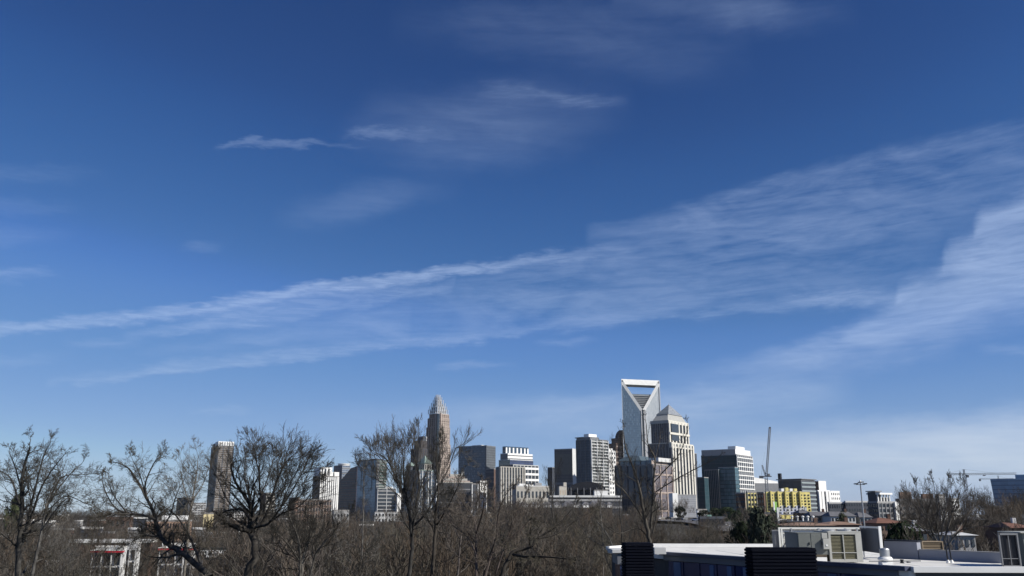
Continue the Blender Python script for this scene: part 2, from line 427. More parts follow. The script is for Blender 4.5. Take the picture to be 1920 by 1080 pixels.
# thin veil everywhere, a little denser low down
lowv = N.new('ShaderNodeMapRange'); lowv.interpolation_type = 'SMOOTHSTEP'; L.new(el, lowv.inputs['Value'])
lowv.inputs['From Min'].default_value = 10; lowv.inputs['From Max'].default_value = 2; lowv.inputs['To Min'].default_value = 0; lowv.inputs['To Max'].default_value = .17
tot = mth('ADD', tot, lowv.outputs[0], clamp=True)
sps = N.new('ShaderNodeSeparateColor'); L.new(sky.outputs[0], sps.inputs[0]); cmb = N.new('ShaderNodeCombineColor')
TONE = [[(0, 0), (.065, .023), (.078, .032), (.117, .066), (.156, .114), (.371, .245), (.509, .36), (1, .6)],
        [(0, 0), (.114, .076), (.136, .106), (.198, .18), (.258, .262), (.527, .425), (.604, .50), (1, .7)],
        [(0, 0), (.223, .254), (.254, .315), (.352, .456), (.413, .585), (.50, .63), (.631, .69), (1, .85)]]
for ch in range(3):
    fc = N.new('ShaderNodeFloatCurve'); L.new(mth('MULTIPLY', sps.outputs[ch], .085), fc.inputs['Value'])
    c = fc.mapping.curves[0]
    while len(c.points) < len(TONE[ch]): c.points.new(.5, .5)
    for p, q in zip(c.points, TONE[ch]): p.location = q; p.handle_type = 'AUTO_CLAMPED'
    fc.mapping.update()
    L.new(mth('DIVIDE', fc.outputs[0], .085 * 2 ** .3 * 1.06), cmb.inputs[ch])
b1 = N.new('ShaderNodeBackground'); b1.inputs['Strength'].default_value = .085; L.new(cmb.outputs[0], b1.inputs['Color'])
b2 = N.new('ShaderNodeBackground'); b2.inputs['Color'].default_value = (.47, .61, .90, 1); cm = N.new('ShaderNodeMix'); cm.data_type = 'RGBA'; cm.inputs['A'].default_value = (.47, .61, .90, 1); cm.inputs['B'].default_value = (.62, .72, .85, 1)
cr = N.new('ShaderNodeMapRange'); L.new(el, cr.inputs['Value']); cr.inputs['From Min'].default_value = 11; cr.inputs['From Max'].default_value = 3
L.new(cr.outputs[0], cm.inputs['Factor']); L.new(cm.outputs['Result'], b2.inputs['Color'])
b2.inputs['Strength'].default_value = .95 / 2 ** .3
ms = N.new('ShaderNodeMixShader'); L.new(tot, ms.inputs[0]); L.new(b1.outputs[0], ms.inputs[1]); L.new(b2.outputs[0], ms.inputs[2])
L.new(ms.outputs[0], out.inputs['Surface'])
w.cycles.sampling_method = 'MANUAL'; w.cycles.sample_map_resolution = 512

SC.view_settings.view_transform = 'Standard'; SC.view_settings.look = 'None'
SC.view_settings.exposure = .3; SC.view_settings.gamma = 1
SC.cycles.use_denoising = True
SC.cycles.max_bounces = 5; SC.cycles.diffuse_bounces = 2; SC.cycles.glossy_bounces = 3; SC.cycles.volume_bounces = 0
SC.cycles.transparent_max_bounces = 8
# ================================================================ ground
def ground():
    ys = [-60, -20, 0, 20, 40, 60, 80] + [100 + 25 * i for i in range(44)] + [1250, 1400, 1600, 1900, 2300, 2800, 3400, 4200, 5000, 6500]
    ax = [-3, -2, -1.4] + [-1 + .04 * i for i in range(51)] + [1.4, 2, 3]
    v = []; f = []
    for y in ys:
        for a in ax:
            x = a * max(y, 200); v.append((x, y, gz(x, y) if y > 0 else 0))
    n = len(ax)
    for j in range(len(ys) - 1):
        for i in range(n - 1): f.append((j * n + i, j * n + i + 1, (j + 1) * n + i + 1, (j + 1) * n + i))
    m, nt, b = newmat('winter_ground'); N, L = nt.nodes, nt.links
    geo = N.new('ShaderNodeNewGeometry')
    n1 = N.new('ShaderNodeTexNoise'); n1.inputs['Scale'].default_value = .02; n1.inputs['Detail'].default_value = 8
    n2 = N.new('ShaderNodeTexNoise'); n2.inputs['Scale'].default_value = .6; n2.inputs['Detail'].default_value = 6
    for n_ in (n1, n2): L.new(geo.outputs['Position'], n_.inputs['Vector'])
    r = N.new('ShaderNodeValToRGB'); L.new(n1.outputs['Fac'], r.inputs['Fac'])
    e = r.color_ramp.elements; e[0].position = .35; e[0].color = (.045, .035, .025, 1); e[1].position = .65; e[1].color = (.085, .075, .045, 1)
    x = N.new('ShaderNodeMix'); x.data_type = 'RGBA'; x.blend_type = 'MULTIPLY'; x.inputs['Factor'].default_value = .7
    L.new(r.outputs[0], x.inputs['A']); L.new(n2.outputs['Fac'], x.inputs['B']); L.new(x.outputs['Result'], b.inputs['Base Color'])
    b.inputs['Roughness'].default_value = .95
    o = mk('ground', mesh('ground', v, f, m, smooth=True)); tag(o, kind='structure')
ground()
ASPH = plain('asphalt', (.11, .11, .115), .9, .15, .4)
KERB = plain('kerb_concrete', (.40, .39, .37), .9, .1)
def ribbon(name, pts, wd, dz, mat, kind='structure', label=None):
    v = []; f = []
    for i, p in enumerate(pts):
        q = pts[min(i + 1, len(pts) - 1)]; o_ = pts[max(i - 1, 0)]
        d = Vector((q[0] - o_[0], q[1] - o_[1], 0)).normalized(); nrm = Vector((-d.y, d.x, 0))
        for s in (-1, 1):
            x = p[0] + nrm.x * wd / 2 * s; y = p[1] + nrm.y * wd / 2 * s
            v.append((x, y, gz(p[0], p[1]) + dz))
    for i in range(len(pts) - 1): f.append((2 * i, 2 * i + 1, 2 * i + 3, 2 * i + 2))
    o = mk(name, mesh(name, v, f, mat)); tag(o, kind=kind); return o
def lerp_path(a, n=14):
    out = []
    for i in range(len(a) - 1):
        for k in range(n):
            t = k / n; out.append((a[i][0] * (1 - t) + a[i + 1][0] * t, a[i][1] * (1 - t) + a[i + 1][1] * t))
    return out + [a[-1]]
def XY(px, D): k = K(px, 970); return (k * D, D)
road_pts = lerp_path([XY(1200, 620), XY(1240, 520), XY(1285, 440), XY(1335, 385), XY(1400, 340)])
ribbon('road', road_pts, 22, .9, ASPH)
ribbon('road_median', road_pts, .8, 1.0, KERB)

# ================================================================ towers, left to right
def curtain(name, c, th, **k): return facade(name, c, th, **k)
# T1 dark apartment tower far left
th = 30
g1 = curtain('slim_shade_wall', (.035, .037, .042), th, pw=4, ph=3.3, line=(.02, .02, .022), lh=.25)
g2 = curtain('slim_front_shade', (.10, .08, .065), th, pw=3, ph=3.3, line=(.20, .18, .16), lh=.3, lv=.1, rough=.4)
r_, fr, z1, inf = building('apartment_tower', 'tall narrow dark apartment tower with a white crown, alone left of the big round tree', 391, 404, 434, 836, 1750, th, g1, g2,
    None, [('band', GREYC, 34, .22, .6, 'balcony'), ('pier', GREYD, 3, .12, 1.0)], roof=GREYD)
plant(r_, fr, th, z1, WHITE, .0, 1., .0, .45, 9, 'crown')
plant(r_, fr, th, z1, GREYD, 0.1, .9, .46, .98, 8, 'crown')
for i in range(6): plant(r_, fr, th, z1 + 1.5, GREYM, .08 + .155 * i, .13 + .155 * i, -.012, .3, 6, 'crown_fin')

# small blocks left of / around it
th = 40
r_, fr, z1, inf = building('office_block', 'squat dark blue-grey block left of the tall narrow dark tower', 331, 352, 359, 934, 1250, 60, GREYD, GREYD, [('win', DGLASS, 6, 8, .6, .5)], None)
r_, fr, z1, inf = building('apartment_block', 'pale gridded apartment block below the tall narrow dark tower', 356, 360, 386, 944, 1150, 25, GREYM, GREYM, None, [('band', WHITEC, 8, .3, .8, 'balcony'), ('pier', WHITEC, 5, .12, 1.0)])
r_, fr, z1, inf = building('yellow_building', 'small pale yellow building between tree limbs below the narrow dark tower', 380, 382, 400, 964, 620, 15, CREAM, plain('pale_yellow_stucco', (.66, .56, .32), .8, .1), None, [('win', DGLASS, 3, 1, .22, .8)])
r_, fr, z1, inf = building('brick_mill', 'tan brick mill with rows of arched windows behind the second tree from the left', 268, 274, 354, 978, 540, 12, BRICKD, plain('tan_brick', (.34, .23, .17), .85, .2), None, [('win', DGLASS, 16, 3, .5, .6, .15)])
plant(r_, fr, 12, z1, WHITE, .35, .95, .2, .8, 3.5, 'rooftop_plant')
r_, fr, z1, inf = building('apartment_block', 'white balconied apartment block under the dark limbs of the round tree', 418, 422, 458, 962, 900, 20, GREYM, GREYM, None, [('band', WHITE, 5, .35, .8, 'balcony'), ('pier', WHITE, 6, .2, 1.0)])
r_, fr, z1, inf = building('apartment_block', 'beige mid-rise seen through the branches of the round tree', 488, 498, 516, 925, 1300, 35, BRICKD, CREAM, None, [('band', DGLASS, 9, .4, .2, 'window_band')])
r_, fr, z1, inf = building('apartment_block', 'brown low-rise behind the right half of the round tree', 541, 553, 562, 934, 1200, 45, BRICKD, BRICK, None, [('win', DGLASS, 3, 6, .5, .5)])
r_, fr, z1, inf = building('brick_building', 'red brown brick apartments below the white striped tower', 556, 560, 622, 938, 760, 15, BRICKD, BRICK, None, [('win', DGLASS, 12, 5, .35, .5), ('pier', CREAM, 12, .1, .4)])
r_, fr, z1, inf = building('concrete_building', 'low grey concrete building at the foot of the sloped dark tower', 622, 626, 655, 958, 820, 15, GREYC, GREYC, None, [('win', DGLASS, 5, 2, .4, .3)])

# white striped tower
th = 38
r_, fr, z1, inf = building('striped_tower', 'white apartment tower with staggered dark window strips beside the sloped dark tower', 585, 599, 634, 893, 1400, th,
    curtain('striped_shade', (.08, .08, .085), th, line=(.03, .03, .03)), DGLASS, None, [('pier', WHITE, 9, .5, .8), ('band', GREYM, 14, .12, .4)])
plant(r_, fr, th, z1, WHITE, .0, .62, .0, .9, 14, 'upper_storeys')
for a_, b_ in ((.06, .12), (.2, .3), (.42, .48)): plant(r_, fr, th, z1 + 1, DGLASS, a_, b_, -.012, .3, 11, 'window_strip')
plant(r_, fr, th, z1, WHITE, .63, 1., .0, .9, 7, 'upper_storeys')
plant(r_, fr, th, z1 + .5, DGLASS, .68, .74, -.012, .3, 6, 'window_strip')
# blue tower with rounded top behind
r_, fr, z1, inf = building('blue_tower', 'blue glass tower with a rounded light top between the white striped and sloped dark towers', 624, 640, 655, 873, 1750, 45,
    curtain('blue_tower_l', (.05, .075, .12), 45), curtain('blue_tower_r', (.08, .11, .16), 45, line=(.4, .4, .4), lh=.15), [('pier', GREYM, 4, .1, .4)], [('band', GREYM, 10, .2, .5)])
c_ = inf[0] + inf[3] * inf[1] * .6 + inf[4] * inf[2] * .4
m = MB(); m.lathe((c_.x, c_.y, z1), [(11, 0), (11, 3.4), (12.5, 3.5), (12.5, 4.4), (3, 4.8)], 24); m.build('rooftop_drum', WHITE, r_)
# sloped dark tower (polygon with raked left edge)
th = 60
fr = corner(634, 668, 676, 1500, th, 920); C = fr[0]
r_ = thing('sloped_tower', 'dark maroon tower whose left edge rakes up to a point beside the pale glass tower', 'building', (C.x, C.y, gz(C.x, C.y) - 1))
t = R(th); a = Vector((math.cos(t), math.sin(t), 0)); b = Vector((-math.sin(t), math.cos(t), 0))
zt, zlow, g = zat(668, 874, 1500), zat(640, 905, 1500), gz(C.x, C.y) - 1
m = MB(); W = fr[2]
m.prism([C + Vector((0, 0, g)), C + b * W + Vector((0, 0, g)), C + b * W + Vector((0, 0, zlow)), C + b * W * .35 + Vector((0, 0, zt - 3)), C + Vector((0, 0, zt))], a * fr[1])
m.build('wall', curtain('maroon_curtain', (.055, .04, .05), th, pw=2, ph=4, line=(.035, .04, .06), lh=.3, col2=(.10, .06, .065)), r_)
for i in range(11):
    z = g + (zt - g) * (i + 1) / 12.5
    box('spandrel', GREYD, r_, C + b * (W * .42) - a * .1 + Vector((0, 0, z)), (W * .8, .7, .7), t + math.pi / 2)
box('coping', GREYM, r_, C + a * fr[1] / 2 + Vector((0, 0, zt + .2)), (fr[1], 1, .8), t)

# pale glass tower
th = 52
gl = curtain('pale_glass', (.14, .19, .25), th, pw=1.7, ph=3.6, line=(.10, .14, .18), lh=.10, lv=.1, metal=.55, rough=.12, col2=(.22, .28, .35))
gr = curtain('green_glass', (.05, .08, .075), th, pw=2, ph=3.6, line=(.22, .24, .22), lh=.2)
r_, fr, z1, inf = building('pale_glass_tower', 'pale blue glass tower with an outlined panel and dark green balconied side', 669, 704, 724, 863, 1200, th, gl, gr,
    None, [('band', GREYC, 20, .18, 1.2, 'balcony')], roof=GREYD)
C, LR, LL, a, b = inf
for (u0, v0, u1, v1) in ((.22, .62, .22, .97), (.78, .62, .78, .97), ):
    box('panel_outline', BGLASS, r_, C + b * LL * u0 - a * .25 + Vector((0, 0, fr[0].z + z1 * .74)), (1.0, .5, z1 * .36), R(th) + math.pi / 2)
for zz in (.56, .92): box('panel_outline', BGLASS, r_, C + b * LL * .5 - a * .25 + Vector((0, 0, z1 * zz)), (LL * .54, .4, .8), R(th) + math.pi / 2)
box('corner_shaft', GREYD, r_, C + a * 2.5 - b * .4 + Vector((0, 0, (z1 + 10) / 2)), (5, 1, z1 - 14), R(th))
plant(r_, fr, th, z1, GREYD, .2, .8, .1, .5, 2.5)
th = 22
r_, fr, z1, inf = building('office_wing', 'dark glass office wing with pale floor bands beside the pale glass tower', 704, 707, 742, 917, 1150, th, GREYC, DGLASS, None,
    [('band', GREYC, 9, .3, .6), ('pier', WHITEC, 2, .05, .9)], roof=GREYC)
plant(r_, fr, th, z1, WHITE, .45, .85, .2, .6, 3)
C, LR, LL, a, b = inf
box('end_wall', WHITE, r_, C + a * (LR + 2.6) - b * .7 + Vector((0, 0, (z1 - 6) / 2 + 5)), (5, 12, z1 - 14), R(th))
r_, fr, z1, inf = building('podium_building', 'low white framed podium at the foot of the dark glass office wing', 701, 703, 746, 961, 1100, 12, WHITEC, WHITEC, None, [('win', DGLASS, 7, 2, .5, .55)])
r_, fr, z1, inf = building('brown_block', 'brown block with a small white dome on top, left of the crowned skyscraper', 748, 762, 772, 916, 1250, 50, BRICKD, BRICKD, [('band', BROWNG, 8, .3, .3)], None)
m = MB(); c_ = fr[0] + Vector((0, 4, z1)); m.lathe(c_, [(1.2, 0), (1.2, 1.5), (2.6, 2), (3, 4), (2.2, 6), (.4, 7)], 16); m.build('rooftop_dome', WHITE, r_, smooth=True)

# great crowned tower ------------------------------------------------
th = 50; D = 1750
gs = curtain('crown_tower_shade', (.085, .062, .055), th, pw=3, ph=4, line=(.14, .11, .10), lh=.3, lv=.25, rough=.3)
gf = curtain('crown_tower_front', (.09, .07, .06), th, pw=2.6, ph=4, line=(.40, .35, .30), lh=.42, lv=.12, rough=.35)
C0, LR0, LL0 = corner(795, 820, 844, D, th, 900)
r_ = thing('crowned_skyscraper', 'tallest brown granite skyscraper with stepped silver crown, left of centre', 'skyscraper', (C0.x, C0.y, gz(C0.x, C0.y) - 1))
g0 = gz(C0.x, C0.y) - 1
tiers = [(795, 844, 865), (797, 843.5, 832), (798, 842, 800), (800, 841, 783), (803, 840, 775)]
zprev = g0; SILV = plain('silver_crown_metal', (.66, .66, .66), .35, .1, .3, .6)
for i, (xa, xb, yt) in enumerate(tiers):
    fr = corner(xa, 820, xb, D + i * 1.5, th, 880); z1 = zat(820, yt, D)
    rows = max(3, int((z1 - zprev) / 6))
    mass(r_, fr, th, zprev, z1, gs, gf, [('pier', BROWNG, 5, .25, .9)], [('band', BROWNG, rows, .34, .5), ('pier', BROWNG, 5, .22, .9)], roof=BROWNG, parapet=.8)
    C, LR, LL = fr; t = R(th); a = Vector((math.cos(t), math.sin(t), 0)); b = Vector((-math.sin(t), math.cos(t), 0))
    # dark re-entrant corner flanked by granite buttresses
    box('corner_recess', DGLASS, r_, C + Vector((0, 0, (zprev + z1) / 2)) - b * .6 - a * .6, (4, 4, z1 - zprev), t)
    for q in (a, b): box('buttress', BROWNG, r_, C + q * 6 - (a + b - q) * .9 + Vector((0, 0, (zprev + z1) / 2 + 2)), (2.4, 2.6, z1 - zprev), t)
    zprev = z1
for i, (xa, xb, yt, n_) in enumerate([(803.5, 840, 769, 8), (806, 837.5, 763, 7), (809, 834.5, 757, 6), (812, 831, 751, 5), (814.5, 828, 746, 4), (817, 825, 742, 3)]):
    fr = corner(xa, 820.5, xb, D + 4 + i * 1.5, th, 760); z1 = zat(820, yt, D)
    C, LR, LL = fr
    box('crown_stage', GREYC, r_, C + a * LR / 2 + b * LL / 2 + Vector((0, 0, (zprev + z1) / 2)), (LR - 3.5, LL - 3.5, z1 - zprev), t)
    box('crown_ring', SILV, r_, C + a * LR / 2 + b * LL / 2 + Vector((0, 0, zprev + .9)), (LR - .8, LL - .8, 1.6), t)
    n_ = max(2, n_ // 2 + 1)
    for k in range(n_ + 1):
        box('crown_fin', SILV, r_, C + a * (LR * k / n_) + Vector((0, 0, (zprev + z1) / 2 + 2)), (1.1, 1.3, z1 - zprev + 3), t)
        if k: box('crown_fin', SILV, r_, C + b * (LL * k / n_) + Vector((0, 0, (zprev + z1) / 2 + 2)), (1.3, 1.1, z1 - zprev + 3), t)
    zprev = z1

# dark stepped tower in front left of it
th = 45
gd = curtain('stepped_shade', (.035, .033, .034), th, pw=3, ph=4, line=(.06, .05, .05), lh=.3)
r_, fr, z1, inf = building('stepped_dark_tower', 'dark stepped tower with a curved top shadowing the left side of the crowned skyscraper', 769, 784, 801, 842, 1620, th, gd, gd, [('pier', GREYD, 4, .2, .6)], [('pier', GREYD, 4, .2, .6)], roof=GREYD)
fr2 = corner(775, 788, 800, 1625, th, 880); z2 = zat(788, 826, 1620); mass(r_, fr2, th, z1, z2, gd, gd, roof=GREYD)
fr3 = corner(781, 791, 797, 1630, th, 880); C, LR, LL = fr3
t = R(th); a = Vector((math.cos(t), math.sin(t), 0)); b = Vector((-math.sin(t), math.cos(t), 0))
m = MB(); pts = []
for k in range(9):
    q = math.pi * k / 8; pts.append(C + a * LR * (.5 - .5 * math.cos(q)) + Vector((0, 0, z2 + 9 * math.sin(q) + .2)))
m.prism(pts, b * LL); m.build('curved_roof', GREYD, r_)
box('white_fin', WHITE, r_, C + a * (LR + .8) + Vector((0, 0, z2 - 4)), (1, 3, 26), t)
# pyramid roofed apartment building
th = 48
gb = curtain('pyr_blue', (.05, .075, .11), th, pw=2.4, ph=3.4, line=(.10, .12, .15), lh=.25)
r_, fr, z1, inf = building('pyramid_roof_tower', 'blue glass and white pillared apartment tower with green pyramid roofs below the crowned skyscraper', 759, 785, 819, 882, 1150, th, gb, gb,
    [('pier', GREYM, 5, .12, .6)], [('pier', WHITEC, 6, .2, 1.0), ('band', GREYM, 16, .15, .5)], roof=GREENR)
def pyramid(root, fr, th, z, h, mat, name='pyramid_roof', cut=0., over=1.0):
    C, LR, LL = fr; t = R(th); a = Vector((math.cos(t), math.sin(t), 0)); b = Vector((-math.sin(t), math.cos(t), 0))
    q = [C - (a + b) * over, C + a * (LR + over) - b * over, C + a * (LR + over) + b * (LL + over), C + b * (LL + over) - a * over]
    ctr = (q[0] + q[2]) / 2; base = Vector(root.location)
    v = [p + Vector((0, 0, z)) - base for p in q] + [p.lerp(ctr, 1 - cut) + Vector((0, 0, z + h)) - base for p in q]
    me = mesh(name, v, [(0, 1, 5, 4), (1, 2, 6, 5), (2, 3, 7, 6), (3, 0, 4, 7), (4, 5, 6, 7), (3, 2, 1, 0)], mat)
    o = bpy.data.objects.new(name, me); COL.objects.link(o); o.parent = root; return o
fr2 = corner(784, 796, 809, 1158, th, 880); z2 = zat(796, 869, 1158)
mass(r_, fr2, th, z1, z2, CREAM, CREAM, [('win', DGLASS, 3, 1, .5, .6)], [('win', DGLASS, 3, 1, .5, .6)], roof=GREENR, parapet=0)
pyramid(r_, fr2, th, z2, zat(796, 853, 1158) - z2, GREENR)
fr2 = corner(762, 770, 780, 1165, th, 880); z2 = zat(770, 873, 1158)
mass(r_, fr2, th, z1, z2, GREYD, GREYD, roof=GREENR, parapet=0)
pyramid(r_, fr2, th, z2, 5, GREENR)
box('corner_tower', WHITEC, r_, corner(815, 818, 821, 1148, th)[0] + Vector((0, 0, z1 / 2 + 3)), (4.5, 4.5, z1 - 4), R(th))

# low stepped hall + dark box
th = 20
r_, fr, z1, inf = building('dark_hall', 'wide dark box building right of the crowned skyscraper foot with stepped pale roof', 820, 824, 886, 905, 1100, th, GREYD, curtain('dark_hall', (.035, .037, .042), th, pw=6, ph=4, line=(.05, .05, .055)), None, [('band', GREYM, 3, .1, .6)], roof=CREAM)
for k in range(4): plant(r_, fr, th, z1 + k * 2.6, [BROWNG, CREAM, BROWNG, CREAM][k], .1 + .07 * k, .92 - .08 * k, .05, .6, 2.7, 'roof_step')
plant(r_, fr, th, z1 + 10, WHITEC, .66, .74, .1, .3, 3.5, 'chimney')
r_, fr, z1, inf = building('narrow_block', 'narrow dark block with a white edge between the dark hall and white lattice columns', 882, 884, 897, 908, 1050, 20, GREYD, GREYD, None, [('win', DGLASS, 2, 7, .5, .5), ('pier', WHITEC, 1, .14, .6)])
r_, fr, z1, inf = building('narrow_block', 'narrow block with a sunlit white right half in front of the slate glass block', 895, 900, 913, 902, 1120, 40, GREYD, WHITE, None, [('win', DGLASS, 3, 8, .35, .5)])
# slate glass block
th = 60
sl = curtain('slate_glass', (.06, .08, .105), th, pw=2, ph=3.9, line=(.045, .06, .08), lh=.2, metal=.25, rough=.15)
sr = curtain('slate_glass_r', (.085, .095, .105), th, pw=2, ph=3.9, line=(.06, .065, .07), lh=.3, rough=.35)
r_, fr, z1, inf = building('slate_glass_block', 'plain slate coloured glass office block with a flat top right of the crowned skyscraper', 859, 911, 929, 836, 1450, th, sl, sr, [('band', GREYD, 1, .03, .2, 'cornice')], None, roof=GREYM)
plant(r_, fr, th, z1, WHITE, .1, .6, .2, .55, 2.2)
box('mullion', GREYD, r_, inf[0] - (inf[3] + inf[4]) * .1 + Vector((0, 0, z1 / 2 + 5)), (1.4, 1.4, z1 - 8), R(th))
r_, fr, z1, inf = building('brown_slab', 'dark brown slab in front of the right edge of the slate glass block', 911, 926, 932, 880, 1180, 58, GREYD, BRICKD, [('band', GREYM, 10, .12, .3)], None)
# white layered tower
th = 24; D = 1400
r_, fr, z1, inf = building('white_layered_tower', 'stepped white tower with open lattice top and dark blue glass middle, centre of skyline', 935, 962, 1010, 872, D, 40,
    curtain('layered_shade', (.04, .05, .07), 40), DGLASS, None, [('band', WHITE, 9, .38, .9), ('pier', WHITE, 7, .09, .6)], roof=WHITEC)
fr2 = corner(935, 956, 1000, D + 4, 40, 900); z2 = zat(956, 862, D); mass(r_, fr2, 40, z1, z2, DGLASS, curtain('layered_blue', (.035, .05, .10), 40), roof=WHITEC)
fr2 = corner(938, 952, 999, D + 8, 40, 900); z3 = zat(956, 850, D); mass(r_, fr2, 40, z2, z3, GREYM, WHITE, None, [('band', GREYM, 2, .3, .4, 'terrace')], roof=WHITE)
fr2 = corner(942, 948, 991, D + 14, 40, 900); z4 = zat(956, 837.5, D); mass(r_, fr2, 40, z3, z4, GREYM, BGLASS, None, [('pier', WHITE, 6, .35, .5, 'lattice_post')], roof=WHITE, parapet=1.6)
# columned apartments
th = 30
r_, fr, z1, inf = building('columned_block', 'beige block of tall vertical piers in front of the white layered tower', 930, 938, 985, 876, 1080, th, GREYD, DGLASS, [('pier', CREAM, 3, .3, .7)], [('pier', CREAM, 9, .42, .9), ('band', GREYD, 12, .2, .5)], roof=CREAM)
r_, fr, z1, inf = building('low_block', 'low tan rooftop block with clutter at the foot of the white layered tower', 960, 968, 1030, 912, 960, 18, GREYC, CREAM, None, [('win', DGLASS, 9, 2, .5, .4)], roof=WHITEC)
plant(r_, fr, 18, z1, WHITE, .1, .3, .2, .5, 3); plant(r_, fr, 18, z1, GREYC, .6, .8, .2, .6, 4)
r_, fr, z1, inf = building('narrow_dark_tower', 'small dark slab left of the big brown slab tower', 1027, 1036, 1042, 877, 1500, 55, GREYD, GREYD, None, None)
# brown slab
th = 62
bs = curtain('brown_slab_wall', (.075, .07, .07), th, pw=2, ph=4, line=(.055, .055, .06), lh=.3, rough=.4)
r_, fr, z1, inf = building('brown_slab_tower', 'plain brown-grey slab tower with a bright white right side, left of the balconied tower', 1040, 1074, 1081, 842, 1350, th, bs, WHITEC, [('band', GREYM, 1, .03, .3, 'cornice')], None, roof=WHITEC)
box('upper_panel', plain('bronze_panel', (.13, .12, .105), .6, .1), r_, inf[0] + inf[4] * inf[2] * .5 - inf[3] * .1 + Vector((0, 0, z1 - 22)), (inf[2] * .98, .4, 30), R(th) + math.pi / 2)
r_, fr, z1, inf = building('cream_stub', 'broken-topped cream low block at the foot of the brown slab tower', 1046, 1049, 1063, 913, 1000, 25, CREAM, CREAM, None, [('win', BEIGE, 3, 3, .4, .4)])
plant(r_, fr, 25, z1, CREAM, .6, 1., .1, .6, 5)
# balcony tower
th = 42
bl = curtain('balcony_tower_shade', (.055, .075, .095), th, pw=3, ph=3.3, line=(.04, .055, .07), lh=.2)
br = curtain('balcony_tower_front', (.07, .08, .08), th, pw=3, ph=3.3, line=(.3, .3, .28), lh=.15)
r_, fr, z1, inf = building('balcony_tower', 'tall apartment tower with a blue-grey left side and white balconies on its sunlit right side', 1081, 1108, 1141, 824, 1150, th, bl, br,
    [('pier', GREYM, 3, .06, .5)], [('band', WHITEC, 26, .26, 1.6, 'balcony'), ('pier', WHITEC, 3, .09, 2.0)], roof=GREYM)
plant(r_, fr, th, z1, GREYM, .02, .5, .02, .98, 3.5, 'penthouse'); plant(r_, fr, th, z1 + 3.5, WHITE, .05, .5, .15, .5, 4)
plant(r_, fr, th, z1 + 3.0, GREYD, -.02, .3, .5, 1.05, 1., 'roof_overhang')
r_, fr, z1, inf = building('white_gridded_tower', 'slim white gridded tower squeezed behind the balconied tower', 1138, 1143, 1156, 846, 1250, 35, GREYM, WHITE, None, [('win', DGLASS, 3, 16, .45, .5)], roof=WHITE)
plant(r_, fr, 35, z1, WHITE, 0., .6, .1, .5, 4)
# brown round-topped tower
th = 40
bw = curtain('brown_round_shade', (.09, .065, .06), th, pw=3, ph=4, line=(.05, .04, .04), lh=.35, rough=.4)
r_, fr, z1, inf = building('brown_stepped_tower', 'brown stepped tower with a curved shoulder behind the left edge of the open-topped tower', 1143, 1156, 1176, 832, 1600, th, bw, bw, None, [('band', BROWNG, 14, .3, .4)], roof=BRICKD)
fr2 = corner(1148, 1158, 1176, 1604, th, 880); z2 = zat(1158, 822, 1600); mass(r_, fr2, th, z1, z2, bw, bw, roof=BRICKD)
fr2 = corner(1155, 1163, 1176, 1608, th, 880); C, LR, LL = fr2; t = R(th); a = Vector((math.cos(t), math.sin(t), 0)); b = Vector((-math.sin(t), math.cos(t), 0))
m = MB(); pts = [C + a * LR + Vector((0, 0, z2))]
for k in range(8):
    q = math.pi / 2 * k / 7; pts.append(C + a * LR * (1 - math.cos(q)) * .9 + Vector((0, 0, z2 + 17 * math.sin(q) + .1)))
pts.append(C + a * LR + Vector((0, 0, z2 + 17.1)))
m.prism(pts, b * LL); m.build('curved_shoulder', bw, r_)

# open-topped skyscraper ------------------------------------------------
th = 16; D = 1600; t = R(th)
C, LR, LL = corner(1166, 1167.5, 1240, D, th, 800); a = Vector((math.cos(t), math.sin(t), 0)); b = Vector((-math.sin(t), math.cos(t), 0))
b = Vector((.145, .989, 0)); g0 = gz(C.x, C.y) - 1; r_ = thing('open_topped_skyscraper', 'tallest blue glass skyscraper with white frame and V notch below an open sky window', 'skyscraper', (C.x, C.y, g0))
H = zat(1167, 711.5, D); W = LR; up = Vector((0, 0, 1)); Dp = 34
zn = zat(1203, 768, D)
open = curtain('open_glass', (.055, .09, .135), th, pw=1.6, ph=4.1, line=(.10, .14, .19), lh=.16, lv=.08, metal=.3, rough=.15, spec=.35, col2=(.09, .135, .19))  # dark base stands in for city reflections on the left wing
openr = curtain('open_glass_r', (.34, .37, .39), th, pw=1.6, ph=4.1, line=(.36, .39, .42), lh=.2, lv=.1, metal=.15, rough=.3, col2=(.42, .45, .47))  # much paler copy: sunlight put into the right wing's colour
dz = up * g0
def uz(u, z): return C + a * (u * W) + up * z
cl, cr = .50, .56
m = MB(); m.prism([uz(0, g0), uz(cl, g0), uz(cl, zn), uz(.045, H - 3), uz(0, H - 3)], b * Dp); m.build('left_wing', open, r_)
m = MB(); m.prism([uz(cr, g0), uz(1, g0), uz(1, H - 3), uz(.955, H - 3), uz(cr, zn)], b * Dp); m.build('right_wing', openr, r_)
core = curtain('open_core', (.10, .12, .14), th, pw=4, ph=4.1, line=(.25, .26, .27), lh=.3)
m = MB(); m.prism([uz(.0501, g0) + b * 4, uz(.9499, g0) + b * 4, uz(.9499, zat(1203, 744, D)) + b * 4, uz(.75, zat(1203, 737, D)) + b * 4, uz(.25, zat(1203, 737, D)) + b * 4, uz(.0501, zat(1203, 744, D)) + b * 4], b * (Dp - 6)); m.build('core', core, r_)
for i in range(8):
    z = zat(1203, 764 - i * 3.4, D); hw = .05 + .042 * i
    box('core_floor', GREYC, r_, C + a * W * .53 + b * 3 + up * z, (W * hw * 2, 3, .9), t)
def strip(name, p, q, wd, th_=1.6):
    p, q = Vector(p), Vector(q); d = (q - p); nrm = d.normalized().cross(b).normalized()
    m = MB(); m.quadbox((p + q) / 2 - b * .4, d / 2, nrm * wd / 2, b * th_ / 2); return m.build(name, WHITE, r_)
